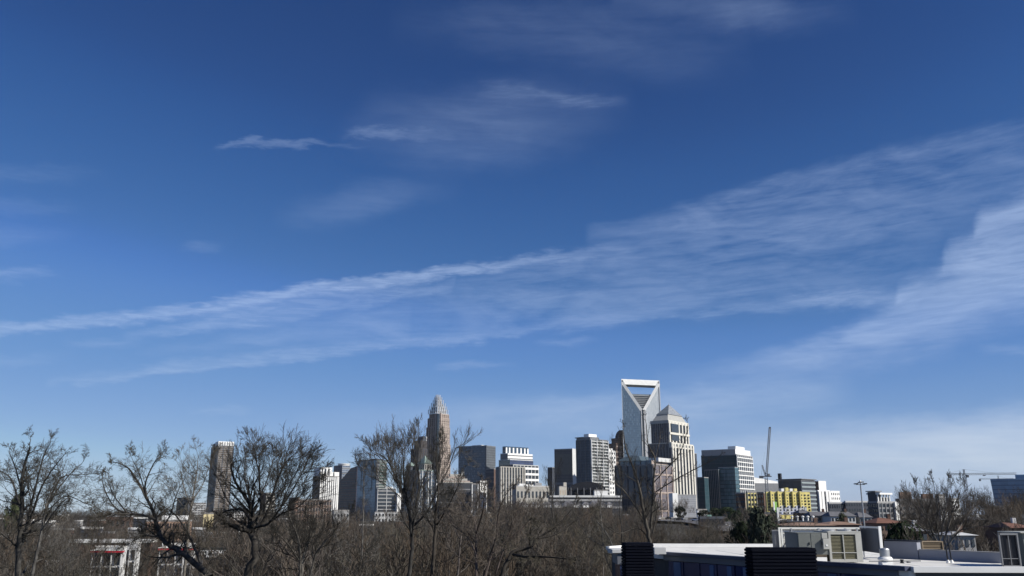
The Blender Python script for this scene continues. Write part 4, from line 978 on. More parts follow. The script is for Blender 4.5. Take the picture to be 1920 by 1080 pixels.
# left end: short coping, wall and blue window beyond the first block
m = MB(); xl = K(1146, 1030) * 64; m.box(((xl + 7.8) / 2 + .15, 65, CT - .1), (8.1 - xl, 3.5, .22)); m.build('coping', WHITEC, root)
m = MB(); m.box(((xl + 8) / 2 + .2, 65, (CT - .6)), (7.7 - xl, 3.2, .75)); m.build('fascia', plain('slate_fascia', (0, 0, 0)), root)
m = MB(); m.box(((xl + 8) / 2 + .28, 65, (CT - 1) / 2), (7.5 - xl, 3, CT - 1)); m.build('window', CURT, root)
m = MB(); q = P(1237, 1034, 58.5); m.box((q.x, 58.8, CT + .12), (.75, 1.0, .42)); m.build('coping', WHITEC, root, bevel=.02)

# roof walls at the back
REN = plain('blue_grey_render', (.27, .285, .33), .85, .1, .4)
wA = PZ(1660, 1046, ZR); wB = PZ(1722, 1049, ZR); wC = PZ(1878, 1056.5, ZR)
hw = zat(1690, 1015, wA.y * .5 + wB.y * .5)
w1 = thing('parapet_wall', 'taller blue-grey rendered wall with a black cap at the back of the white roof', 'wall', (wA.x, wA.y, ZR))
def wallseg(par, p, q, z0, z1, th_, mat, name='wall', shift=V(0, 0, 0)):
    d = (q - p); d.z = 0; L_ = d.length; d.normalize(); n = V(-d.y, d.x, 0)
    if n.y < 0: n = -n
    m = MB(); c = (p + q) / 2 + n * th_ / 2 + shift; m.quadbox(V(c.x, c.y, (z0 + z1) / 2), d * L_ / 2, n * th_ / 2, V(0, 0, (z1 - z0) / 2)); return m.build(name, mat, par)
wallseg(w1, wA, wB, ZR + .005, hw, .35, REN); wallseg(w1, wA - V(.05, 0, 0), wB + V(.05, 0, 0), hw + .002, hw + .07, .45, BLACKM, 'cap', V(0, -.04, 0))
for k in range(1, 3): pass
w2 = thing('parapet_wall', 'low blue-grey rendered parapet running to the right edge of the white roof', 'wall', (wB.x, wB.y, ZR))
hl_ = zat(1760, 1033, (wB.y + wC.y) / 2 + .8)
wallseg(w2, wB + V(.06, -.02, 0), wC, ZR + .005, hl_, .3, REN); wallseg(w2, wB + V(.06, -.02, 0), wC, hl_ + .002, hl_ + .05, .38, GREYC, 'cap', V(0, -.03, 0))
# slatted tan louvre hood behind the wall
q = P(1743, 1024, wB.y + 3.2)
r_ = thing('louvred_hood', 'tan slatted hood standing behind the low blue-grey parapet', 'roof vent', (q.x, q.y, ZR))
TAN = plain('tan_metal', (.30, .235, .16), .7, .15)
w_, h_ = .62, .0; zt_, zb_ = zat(1743, 1014.5, q.y), zat(1743, 1034, q.y)
m = MB()
m.box((q.x, q.y, zt_ - .03), (1.32, .9, .06)); m.box((q.x - .63, q.y, (zt_ + zb_) / 2), (.06, .9, zt_ - zb_ - .13)); m.box((q.x + .63, q.y, (zt_ + zb_) / 2), (.06, .9, zt_ - zb_ - .13)); m.box((q.x, q.y, zb_ + .03), (1.32, .9, .06))
m.build('frame', TAN, r_)
m = MB()
for k in range(5): m.quadbox((q.x, q.y - .36, zb_ + .12 + k * (zt_ - zb_ - .16) / 5), (.59, 0, 0), (0, .05, .03), (0, .004, -.01))
m.build('slat', TAN, r_); m = MB(); m.box((q.x, q.y + .1, (zt_ + zb_) / 2), (1.19, .5, zt_ - zb_ - .14)); m.build('inner_box', BLACKM, r_)
m = MB(); m.box((q.x, q.y, (zb_ + ZR) / 2 - .05), (1.0, .7, max(.1, zb_ - ZR + .08))); m.build('curb', GREYC, r_)

# round roof vent (white mushroom fan)
q = PZ(1661, 1061, ZR); r_ = thing('roof_vent', 'white round exhaust vent on a square curb beside the open screen frame', 'roof vent', (q.x, q.y, ZR))
s_ = q.y / F
m = MB(); m.box((q.x, q.y, ZR + 3.5 * s_), (19 * s_, 19 * s_, 7 * s_)); m.build('curb', WHITE, r_, bevel=.01)
m = MB(); m.lathe((q.x, q.y, ZR + 7 * s_), [(6 * s_, 0), (6 * s_, 1 * s_), (12.5 * s_, 3 * s_), (12.8 * s_, 5 * s_), (11 * s_, 8 * s_), (9 * s_, 9 * s_)], 28); m.build('skirt', WHITE, r_, smooth=False)
m = MB(); m.lathe((q.x, q.y, ZR + 16 * s_), [(8.2 * s_, 0), (8.6 * s_, 1 * s_), (8.6 * s_, 12 * s_), (7.6 * s_, 14 * s_), (3 * s_, 14.8 * s_)], 28); m.build('hood', STEEL, r_, smooth=False)
q = PZ(1691.5, 1056, ZR); r_ = thing('roof_drain_post', 'small black stub post on the white roof right of the round vent', 'post', (q.x, q.y, ZR))
m = MB(); m.lathe((q.x, q.y, ZR + .003), [(.12, 0), (.12, .03), (.085, .04), (.085, .15), (.10, .16), (.10, .19)], 14); m.build('stub', BLACKM, r_)
for i, x in enumerate((1778, 1785)):
    q = PZ(x, 1055.5, ZR); r_ = thing('vent_pipe', 'thin dark pipe rising from the white roof, ' + ('left' if i == 0 else 'right') + ' of the pair', 'pipe', (q.x, q.y, ZR), 'pair of dark pipes on the roof')
    m = MB(); m.bar((q.x, q.y, ZR), (q.x - .04 - .03 * i, q.y, ZR + 1.05), .042, 8); m.bar((q.x - .04 - .03 * i, q.y, ZR + 1.05), (q.x - .09, q.y, ZR + 1.3), .042, 8, .03); m.build('pipe', BLACKM, r_)
    m = MB(); m.lathe((q.x, q.y, ZR + .004), [(.11, 0), (.09, .05), (.055, .16)], 10); m.build('boot', WHITE, r_)

# rooftop air handling unit -------------------------------------------------
UY = 50.1; s_ = UY / F
UGREY = plain('unit_grey_paint', (.14, .15, .14), .6, .12, 1.5); UPALE = plain('unit_pale_paint', (.38, .38, .35), .6, .08, 1.5); COIL = plain('coil_olive', (.13, .125, .085), .8, .15, 3)
ux0, ux1, ux2 = K(1497, 1030) * UY, K(1555, 1030) * UY, K(1617, 1030) * UY
zt1, zt2 = zat(1520, 1000, UY), zat(1590, 998.5, UY)
r_ = thing('air_conditioner', 'large grey rooftop air conditioner with olive louvred coil panels', 'air conditioner', ((ux0 + ux2) / 2, UY, ZR))
m = MB(); m.box(((ux0 + ux1) / 2, UY + 1.2, (zt1 + ZR + .45) / 2), (ux1 - ux0 - .01, 2.3, zt1 - ZR - .45)); cab = m.build('cabinet', UGREY, r_, bevel=.015)
for (f0, f1) in ((.03, .42), (.44, .83)):
    m = MB(); m.box((ux0 + (ux1 - ux0) * (f0 + f1) / 2, UY + .04, (zt1 + ZR + .5) / 2 + .06), ((ux1 - ux0) * (f1 - f0), .03, zt1 - ZR - .62)); p_ = m.build('panel', UGREY, r_, bevel=.006)
    m = MB(); m.box((ux0 + (ux1 - ux0) * (f1 - .05), UY + .0, (zt1 + ZR) / 2 + .25), (.03, .06, .14)); m.build('handle', BLACKM, p_)
m = MB(); m.box(((ux0 + ux1) / 2, UY + 1.2, zt1 + .02), (ux1 - ux0 + .04, 2.36, .035)); m.build('lid', UGREY, r_)
m = MB(); m.box(((ux0 + ux1) / 2 + .3, UY + 1.1, ZR + .24), (ux1 - ux0 - .8, 1.9, .46)); m.build('base_curb', TAN, r_)
m = MB(); m.box(((ux0 + ux1) / 2 + .33, UY + .1, ZR + .16), (.72, .12, .30)); m.build('base_panel', WHITE, r_)
m = MB(); m.box((ux1 - .18, UY - .06, ZR + 1.02), (.36, .22, .55)); ib = m.build('switch_box', UPALE, r_, bevel=.012)
m = MB(); m.box((ux1 - .18, UY - .18, ZR + .95), (.10, .02, .08)); m.build('switch', WHITE, ib)
m = MB(); m.box((ux1 - .2, UY + .03, ZR + 1.45), (.3, .06, .28)); m.build('conduit_box', UPALE, r_)
# coil module
m = MB(); x0, x1 = ux1 + .01, ux2; fz0, fz1 = ZR + .06, zt2
fw = .12
m.box((x0 + fw / 2, UY + .06, (fz0 + fz1) / 2), (fw, .12, fz1 - fz0)); m.box((x1 - .16, UY + .06, (fz0 + fz1) / 2), (.32, .12, fz1 - fz0))
m.box(((x0 + x1) / 2 - .1, UY + .06, fz1 - .05), (x1 - x0 - .44 , .11, .10)); m.box(((x0 + x1) / 2 - .1, UY + .06, fz0 + .08), (x1 - x0 - .44, .11, .16))
m.box(((x0 + x1) / 2 - .1, UY + .05, (fz0 + fz1) / 2 - .28), (x1 - x0 - .44, .10, .04)); m.box(((x0 + x1) / 2 - .1, UY + .045, (fz0 + fz1) / 2), (.05, .10, fz1 - fz0 - .24))
m.build('coil_frame', UPALE, r_)
m = MB(); m.box(((x0 + x1) / 2, UY + 1.3, (fz0 + fz1) / 2), (x1 - x0 - .02, 2.0, fz1 - fz0 - .02)); m.build('coil_cabinet', COIL, r_)
for hx in (0, 1):
    m = MB(); xa = x0 + .13 + hx * ((x1 - x0 - .44) / 2); xb = xa + (x1 - x0 - .5) / 2
    for k in range(17):
        z = fz0 + .2 + k * (fz1 - fz0 - .32) / 17; m.quadbox(((xa + xb) / 2, UY + .09, z), ((xb - xa) / 2, 0, 0), (0, .05, .035), (0, .005, -.006))
    m.build('coil_louvre', plain('louvre_olive', (.19, .18, .12), .6, .1, 3), r_)
m = MB(); m.box(((x0 + x1) / 2, UY + 1.2, zt2 + .03), (x1 - x0 + .03, 2.3, .06)); m.build('lid', UPALE, r_, bevel=.01)
for k in range(2):
    m = MB(); m.lathe((x0 + .45 + k * .9, UY + 1.2, zt2 + .06), [(.36, 0), (.36, .08), (.33, .09)], 20); m.build('fan_guard', STEEL, r_)
# louvred screens
LW = plain('louvre_white', (.62, .62, .58), .6, .08)
SY = 60.0; sx0, sx1 = K(1460.5, 1010) * SY, K(1613, 1010) * SY; zts = zat(1500, 990.5, SY)
r_ = thing('louvred_screen', 'pale louvred screen on a steel frame behind the rooftop air conditioner', 'screen', ((sx0 + sx1) / 2, SY, ZR))
for (xa, xb) in ((sx0 + .1, K(1483, 1010) * SY), (K(1487, 1010) * SY, K(1560, 1010) * SY)):
    m = MB(); nsl = 15
    for k in range(nsl):
        z = ZR + .1 + k * (zts - ZR - .2) / nsl; m.quadbox(((xa + xb) / 2, SY + .1, z), ((xb - xa) / 2, 0, 0), (0, .04, .045), (0, .006, -.005))
    m.build('louvre_panel', LW, r_)
m = MB(); m.box(((K(1487, 1010) * SY + K(1560, 1010) * SY) / 2 - .9, SY + .22, (ZR + zts) / 2), (sx1 - sx0 - 2.0, .04, zts - ZR - .2)); m.build('backing', GREYM, r_)
m = MB(); m.box(((sx0 + sx1) / 2, SY, zts), (sx1 - sx0, .09, .12)); m.build('top_rail', LW, r_)
for x in (1461.5, 1466, 1484.5, 1536, 1586, 1608):
    m = MB(); xx = K(x, 1010) * SY; m.box((xx, SY - .05, (ZR + zts) / 2), (.10, .08, zts - ZR)); m.build('post', LW if x < 1480 else STEEL, r_)
m = MB(); m.bar((sx0 + .15, SY - .12, ZR + .35), (K(1483, 1010) * SY, SY - .12, zts - .1), .035, 6); m.build('brace', GREYD, r_)
# right screen panel, seen from inside
pA_, pB_ = V(K(1615.5, 1020) * 57.5, 57.5, 0), V(K(1650.5, 1020) * 54, 54, 0)
r_ = thing('louvred_screen', 'dark corrugated screen panel with diagonal brace and white end post', 'screen', (pA_.x, pA_.y, ZR))
ztr = zat(1640, 988.5, 55.5)
wallseg(r_, pA_ + V(.1, .1, 0), pB_ + V(0, .1, 0), ZR + .35, ztr - .08, .05, GREYD, 'backing')
m = MB(); d_ = (pB_ - pA_); Ln = d_.length; d_.normalize(); nn = V(d_.y, -d_.x, 0)
if nn.y > 0: nn = -nn
for k in range(22):
    z = ZR + .4 + k * (ztr - ZR - .5) / 22; c_ = (pA_ + pB_) / 2 + nn * .0; m.quadbox((c_.x, c_.y, z), d_ * (Ln / 2 - .1), nn * .03 + V(0, 0, .02), V(0, 0, .008))
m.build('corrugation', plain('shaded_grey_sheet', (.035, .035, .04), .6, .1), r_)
m = MB(); m.quadbox((pA_ + pB_) / 2 + V(0, 0, ztr), d_ * Ln / 2, nn * .05, V(0, 0, .05)); m.build('top_rail', LW, r_)
m = MB(); m.bar(pA_ + nn * .1 + V(0, 0, ZR), pA_ + nn * .1 + V(0, 0, ztr), .05, 8); m.build('post', STEEL, r_)
m = MB(); m.bar(pA_ + nn * .18 + V(0, 0, ZR + .75), pA_.lerp(pB_, .8) + nn * .18 + V(0, 0, ztr - .03), .03, 6); m.build('brace', STEEL, r_)
m = MB(); m.box((pB_.x + .05, pB_.y, (ZR + ztr) / 2 + .03), (.16, .10, ztr - ZR + .1)); m.build('end_post', WHITE, r_)
# unit at right edge
BY = 46.5; bx0, bx1 = K(1875, 1030) * BY, K(1960, 1030) * BY; zt_ = zat(1900, 999.5, BY)
r_ = thing('air_conditioner', 'dark open fronted rooftop air conditioner cut by the right edge', 'air conditioner', ((bx0 + bx1) / 2, BY, ZR))
m = MB(); m.box(((bx0 + 1.3 + bx1) / 2, BY + 1.1, (zt_ + ZR) / 2), (bx1 - bx0 - 1.3, 2.0, zt_ - ZR - .02)); m.build('cabinet', plain('unit_green_grey', (.12, .14, .135), .6, .1), r_, bevel=.01)
m = MB(); ox1 = K(1909, 1030) * BY
m.box((bx0 + .03, BY, (zt_ + ZR) / 2), (.06, .1, zt_ - ZR)); m.box((ox1 + .02, BY, (zt_ + ZR) / 2), (.07, .1, zt_ - ZR)); m.box(((bx0 + ox1) / 2, BY, zt_ - .05), (ox1 - bx0 - .02, .1, .09))
m.box(((bx0 + ox1) / 2, BY, ZR + .05), (ox1 - bx0 - .02, .1, .09)); m.box(((bx0 + ox1) / 2, BY, ZR + .42), (ox1 - bx0 - .02, .04, .03)); m.box(((bx0 + ox1) / 2 + .03, BY, (zt_ + ZR) / 2), (.03, .05, zt_ - ZR - .1))
m.build('opening_frame', GREYM, r_)
m = MB(); m.box(((bx0 + ox1) / 2 + .12, BY + .25, (zt_ + ZR) / 2), (ox1 - bx0 - .25, .35, zt_ - ZR - .1)); m.build('coil', BLACKM, r_)
m = MB(); m.box(((bx0 + bx1) / 2 + .65, BY + 1, zt_ + .03), (bx1 - bx0 - .9, 2.2, .06)); m.build('lid', UPALE, r_)

# ================================================================ floodlight pole
q = P(1621, 988, 150); gp = gz(q.x, 150); r_ = thing('floodlight_pole', 'tall grey floodlight pole with four lamp heads at its top', 'light pole', (q.x, 150, gp))
ztp = zat(1614.5, 905, 150); xt = q.x
m = MB(); m.bar((xt, 150, gp - .5), (xt, 150, ztp), .17, 10, .11); m.build('pole', STEEL, r_)
m = MB(); m.bar((xt - .75, 150, ztp - .3), (xt + .75, 150, ztp - .3), .06, 6); m.bar((xt, 149.3, ztp - .3), (xt, 150.7, ztp - .3), .06, 6); m.build('cross_arm', STEEL, r_)
for (dx, dy) in ((-.72, 0), (.72, 0), (0, -.6), (.2, .6)):
    m = MB(); m.quadbox((xt + dx, 150 + dy, ztp - .18 + (.25 if dy else 0)), (.33, 0, .02), (0, .2, 0), (0, 0, .09)); h_ = m.build('lamp_head', GREYM if dy else BLACKM, r_, bevel=.02)
m = MB(); m.lathe((xt, 150, ztp), [(.16, 0), (.16, .25), (.05, .4)], 10); m.build('finial', WHITE, r_)

# ================================================================ cranes
def lattice(m, p, q, w_, bays, r, side=None):
    p, q = Vector(p), Vector(q); d = (q - p); Ln = d.length; dh = d.normalized()
    u = dh.cross(V(0, 1, 0) if abs(dh.y) < .9 else V(0, 0, 1)).normalized(); v = dh.cross(u).normalized()
    cs = [(u * sx + v * sy) * w_ / 2 for sx, sy in ((-1, -1), (1, -1), (1, 1), (-1, 1))]
    for c in cs: m.bar(p + c, q + c, r, 4)
    for i in range(bays):
        a0, a1 = p + d * (i / bays), p + d * ((i + 1) / bays)
        for k in range(4):
            c, e = cs[k], cs[(k + 1) % 4]
            m.bar(a0 + c, a1 + e, r * .7, 3); m.bar(a0 + c, a0 + e, r * .7, 3)
D = 950; b0 = P(1437, 955, D); g0 = gz(b0.x, D); tp = P(1436.5, 895, D)
r_ = thing('luffing_crane', 'tall luffing tower crane with its grey jib raised almost vertical', 'crane', (b0.x, D, g0))
m = MB(); lattice(m, (tp.x, D, g0), (tp.x, D, tp.z), 2.4, 16, .22); m.build('mast', CRANEP, r_)
m = MB(); m.box((tp.x, D, tp.z + 1), (11, 3, .9)); m.box((tp.x - 5, D, tp.z + .2), (4, 2.6, 2.6)); m.build('machinery_deck', GREYD, r_)
m = MB(); m.box((tp.x + 2.6, D - 1.6, tp.z + 2.6), (2, 2, 2.2)); m.build('cab', GREYM, r_)
jt = P(1443.5, 802, D); m = MB(); lattice(m, (tp.x + .5, D, tp.z + 1.5), jt, 1.7, 26, .2); m.build('jib', CRANEP, r_)
af = P(1429, 872, D); m = MB(); lattice(m, (tp.x - .5, D, tp.z + 1.5), af, 1.0, 7, .16); m.bar(af, (tp.x - 4.5, D, tp.z + 2), .12, 4); m.bar(af, jt, .05, 3); m.build('a_frame', CRANEP, r_)
m = MB(); m.box(jt, (1.8, 1.4, 1.6)); m.build('jib_head', GREYD, r_)
def hammer(label, xm_, yt, yj, xl, xr, yr, D, yb, w_=1.8):
    b0 = P(xm_, yb, D); g0 = gz(b0.x, D); j = P(xm_, yj, D); r_ = thing('tower_crane', label, 'crane', (b0.x, D, g0))
    if yb < 950 or True:
        m = MB(); lattice(m, (j.x, D, g0), (j.x, D, j.z), w_, 14, .2); m.build('mast', CRANEP, r_)
    ap = P(xm_, yt, D); m = MB(); lattice(m, (j.x, D, j.z), (j.x, D, ap.z), .9, 3, .14); m.build('apex', CRANEP, r_)
    L_, R_ = P(xl, yj + 1, D), P(xr, yr, D)
    m = MB(); lattice(m, (j.x, D, j.z), (R_.x, D, j.z + .4), 1.3, 30, .11); m.build('jib', CRANEP, r_)
    m = MB(); lattice(m, (j.x, D, j.z), (L_.x, D, j.z), 1.2, 8, .13); m.build('counter_jib', CRANEP, r_)
    m = MB(); m.box((L_.x + 1, D, j.z - 1.6), (2.2, 1.6, 2.8)); m.build('counterweight', GREYD, r_)
    m = MB(); m.bar((j.x, D, ap.z), (j.x + (R_.x - j.x) * .6, D, j.z + .8), .07, 3); m.bar((j.x, D, ap.z), (L_.x + 1, D, j.z + .7), .07, 3); m.build('tie_rod', CRANEP, r_)
    m = MB(); m.box((j.x + 1.6, D - 1.2, j.z - 1.6), (1.6, 1.6, 2)); m.build('cab', GREYD, r_)
    xt_ = j.x + (R_.x - j.x) * .38; m = MB(); m.box((xt_, D, j.z - .9), (1.6, 1.4, .7)); m.build('trolley', GREYD, r_)
hammer('flat tower crane with a thin horizontal jib near the leaning glass building', 1808, 880, 889, 1778, 1905, 886, 700, 950)
hammer('faint distant tower crane mostly hidden behind the leaning blue glass building', 1872, 892, 898, 1836, 1900, 898, 1300, 950)

# ================================================================ cars
def make_car(col, nm):
    r_ = thing('parked_car', '', 'car', (0, 0, 0)); base = V(0, 0, 0)
    m = MB(); m.prism([V(-2.2, -.85, .35), V(2.2, -.85, .35), V(2.25, -.85, .75), V(1.3, -.85, .9), V(-1.9, -.85, .95), V(-2.25, -.85, .8)], (0, 1.7, 0)); m.build('body', col, r_, bevel=.05)
    m = MB(); m.prism([V(-1.6, -.75, .9), V(1.1, -.75, .88), V(.5, -.75, 1.4), V(-1.1, -.75, 1.42)], (0, 1.5, 0)); m.build('cabin', DGLASS, r_)
    m = MB(); m.box((-.3, 0, 1.44), (1.5, 1.36, .06)); m.build('roof', col, r_)
    for x in (-1.4, 1.4):
        for y in (-.8, .8):
            m = MB(); m.bar((x, y - .1, .33), (x, y + .1, .33), .33, 12); m.build('wheel', BLACKM, r_)
    for y in (-.6, .6):
        m = MB(); m.box((2.2, y, .62), (.08, .3, .14)); m.build('headlight', WHITE, r_)
    return r_
def place(src, x, y, rz, label, group, z=None):
    r_ = src.copy(); COL.objects.link(r_); r_.location = (x, y, gz(x, y) + .95 if z is None else z); r_.rotation_euler = (0, 0, rz); r_['label'] = label; r_['group'] = group
    for c in list(src.children):
        k = c.copy(); COL.objects.link(k); k.parent = r_
    return r_
carw = make_car(plain('white_car_paint', (.7, .7, .7), .25, .03, .3, 0, .6), 'w'); carg = make_car(plain('silver_car_paint', (.35, .36, .38), .3, .05, .3, .5), 'g'); card = make_car(plain('dark_car_paint', (.04, .04, .05), .25, .05, .3, 0, .6), 'd')
first = {'w': carw, 'g': carg, 'd': card}; used = set()
def put(k, px, py, D_, rz, label, group):
    x = K(px, py) * D_
    if k in used: return place(first[k], x, D_, rz, label, group)
    used.add(k); o = first[k]; o.location = (x, D_, gz(x, D_) + .95); o.rotation_euler = (0, 0, rz); o['label'] = label; o['group'] = group
RG = 'cars on the road right of centre'
put('w', 1306, 990, 415, -.6, 'white car on the sunlit road under the black flat building', RG)
put('g', 1322, 994, 398, -.6, 'silver car just behind the white car on the road', RG)
put('d', 1276, 983, 450, -.7, 'dark car farther up the road left of the white one', RG)
put('g', 1335, 1000, 388, -.6, 'silver car nearest the lower right end of the road', RG)
put('d', 1255, 977, 500, -.8, 'small dark car near the top end of the road', RG)
put('w', 1232, 971, 560, -.9, 'tiny white car at the far top end of the road', RG)
for i, x in enumerate((1003, 1014, 1025, 1034, 1044)):
    put('w', x, 967, 520, .0, 'white parked car in a row below the rowhouses, ' + ['leftmost', 'second', 'middle', 'fourth', 'rightmost'][i] + ' of five', 'white cars parked below the rowhouses')

# ================================================================ low white shops, left foreground
D = 210
def shop(label, x0, x1, yt, D, red=True, cols=3, rz=4):
    r_, fr, z1, inf = building('shop_building', label, x0 - 2, x0, x1, yt, D, rz, WHITEC, WHITEC, None, None, roof=WROOF, parapet=.3, cat='shop', zb=gz(K(x0) * D, D) - .5)
    C, LR, LL, a, b = inf; g = r_.location.z; H = z1 - g; t = R(rz)
    if red:
        box('red_canopy', REDP, r_, C + a * LR / 2 - b * .9 + up * (z1 - .9), (LR + .4, 1.7, .32), t)
        box('canopy_roof', WROOF, r_, C + a * LR / 2 - b * .9 + up * (z1 - .6), (LR + .5, 1.9, .1), t)
    for r in range(3):
        zc = z1 - 2.6 - r * 3.3
        if zc < g + 1: break
        for c in range(cols):
            w_ = box('window', DGLASS, r_, C + a * LR * (c + .5) / cols - b * .06 + up * zc, (LR / cols * .74, .2, 2.3), t)
        box('floor_band', WHITE, r_, C + a * LR / 2 - b * .5 + up * (zc - 1.45), (LR, 1.1, .22), t)
        if r == 0 or True:
            m = MB()
            m.quadbox(C + a * LR / 2 - b * 1.0 + up * (zc - .5), a * LR / 2, b * .02, up * .02)
            for k in range(int(LR / .9)): m.quadbox(C + a * (.4 + k * .9) - b * 1.0 + up * (zc - .95), a * .02, b * .02, up * .42)
            m.build('railing', GREYM, r_)
    for c in range(cols + 1): box('column', WHITEC, r_, C + a * (LR * c / cols) - b * 1.2 + up * (g + H / 2 - .7), (.2, .28, H - 1.4), t)
    return r_, C, LR, a, b, z1
shop('white framed shop with red canopy left of the brown brush gap, lower left', 182, 236, 1026, 200)
shop('narrow white gable-fronted wing seen through twigs right of the first red canopied shop', 240, 262, 1019, 215, False, 2)
sh = shop('white shop with red canopy and big windows beside the white letter sign', 307, 366, 1021, 195, True, 4)
r_, fr, z1, inf = building('shop_building', 'long low building with a bright white roof edge behind the shops, lower left', 130, 134, 286, 1017, 290, 3, GREYD, BRICKD, None, [('win', DGLASS, 14, 1, .5, .3)], roof=WROOF, parapet=.9, cat='shop')
box('roof_edge', WHITE, r_, inf[0] + inf[3] * inf[1] / 2 - inf[4] * .2 + up * (z1 + .4), (inf[1], .5, 1.1), R(3))
# letter sign
LET = {'Y': [((0, 1), (.5, .5)), ((1, 1), (.5, .5)), ((.5, .5), (.5, 0))], 'F': [((0, 0), (0, 1)), ((0, 1), (.9, 1)), ((0, .5), (.7, .5))], 'I': [((.5, 0), (.5, 1))],
 'T': [((0, 1), (1, 1)), ((.5, 1), (.5, 0))], 'N': [((0, 0), (0, 1)), ((0, 1), (1, 0)), ((1, 0), (1, 1))], 'E': [((0, 0), (0, 1)), ((0, 1), (.9, 1)), ((0, .5), (.7, .5)), ((0, 0), (.9, 0))],
 'M': [((0, 0), (0, 1)), ((0, 1), (.5, .4)), ((.5, .4), (1, 1)), ((1, 1), (1, 0))], 'O': [((.5 + .5 * math.cos(k * math.pi / 6), .5 + .5 * math.sin(k * math.pi / 6)), (.5 + .5 * math.cos((k + 1) * math.pi / 6), .5 + .5 * math.sin((k + 1) * math.pi / 6))) for k in range(12)]}
D = 150
s0 = P(375, 1042, D); r_ = thing('shop_sign', 'white letter sign starting YO on a dark panel beside the red canopied shop', 'sign', (s0.x, D, gz(s0.x, D)))
SGN = plain('sign_dark', (.02, .025, .025), .6, .2); k_ = D / F
m = MB(); c_ = P(399, 1038, D); m.box((c_.x, D + .35, c_.z), (54 * k_, .3, 21 * k_)); m.build('sign_board', SGN, r_)
gs_ = gz(c_.x, D)
for dx in (-20, 20):
    m = MB(); m.box((c_.x + dx * k_, D + .35, (c_.z - 10 * k_ + gs_) / 2 - .2), (.35, .3, c_.z - 10 * k_ - gs_ + .4)); m.build('post', GREYD, r_)
def letters(txt, x, ybase, adv, h, wd, th_):
    for ch in txt:
        if ch in LET:
            o = P(x, ybase, D); m = MB()
            for (p, q) in LET[ch]:
                pp, qq = V(o.x + p[0] * wd * k_, D + .1, o.z + p[1] * h * k_), V(o.x + q[0] * wd * k_, D + .1, o.z + q[1] * h * k_)
                d = (qq - pp); dh = d.normalized(); n = dh.cross(V(0, 1, 0)); m.quadbox((pp + qq) / 2, d / 2 + dh * th_ * .4, n * th_ / 2, V(0, .06, 0))
            m.build('letter', WHITE, r_)
        x += adv
letters('YOFIENT', 375.2, 1039.5, 6.75, 6.6, 5.2, .13)
letters('MMENT', 387, 1044.5, 4.8, 3.2, 3.4, .08)

# ================================================================ low far buildings on the left
random.seed(11)
lows = [(0, 34, 973, 700, 0), (36, 60, 976, 650, 1), (70, 100, 978, 640, 1), (100, 118, 968, 900, 2), (110, 126, 966, 1100, 1), (60, 92, 980, 500, 0), (138, 152, 977, 800, 1), (180, 196, 976, 900, 3), (198, 246, 969, 760, 4),
 (250, 275, 972, 700, 0), (96, 136, 994, 430, 4), (150, 190, 991, 430, 0), (188, 214, 1000, 380, 4), (40, 62, 1002, 360, 4), (0, 34, 1006, 350, 0), (60, 92, 1008, 340, 4), (240, 262, 992, 480, 1), (276, 300, 1003, 400, 0),
 (385, 420, 1001, 420, 1), (430, 470, 976, 900, 4), (460, 490, 970, 1000, 0), (520, 545, 973, 900, 1), (606, 640, 995, 500, 1), (640, 668, 998, 480, 4), (672, 700, 985, 600, 0), (740, 780, 978, 700, 4), (790, 830, 975, 800, 0),
 (870, 900, 968, 800, 4), (905, 935, 962, 850, 2), (970, 1000, 955, 850, 0), (1168, 1210, 966, 700, 4), (1225, 1262, 972, 620, 2), (360, 384, 992, 480, 1), (0, 22, 1074, 160, 1), (88, 104, 1058, 190, 1), (1262, 1290, 974, 560, 4)]
nm = ['dark-walled', 'white-roofed', 'tan', 'red-striped', 'grey-roofed']
for i, (x0, x1, yt, D_, k) in enumerate(lows):
    wl = [GREYD, WHITEC, BEIGE, BRICK, BRICKD][k]; rf = [WROOF, WHITE, CREAM, WHITE, GREYC][k]
    r_, fr, z1, inf = building('low_building', 'low flat ' + nm[k] + ' commercial building half hidden by bare trees', x0, x0 + 1.5, x1, yt, D_, 4, wl, wl if k != 1 else GREYC, None, [('win', DGLASS, 5, 1, .5, .35)], roof=rf, parapet=.8, group=nm[k] + ' low buildings among the trees')
    if k in (0, 1, 3): box('roof_edge', rf, r_, inf[0] + inf[3] * inf[1] / 2 - inf[4] * .25 + up * (z1 + .25), (inf[1] * random.uniform(.5, 1), .6, 1.0), R(4))
# chimney-like white tower piece by the round tree trunk
r_, fr, z1, inf = building('white_pylon', 'thin white upright pylon left of the round tree trunk', 438, 439, 446, 996, 330, 5, WHITEC, WHITE, None, [('band', GREYC, 3, .05, .1, 'joint')], parapet=.2)
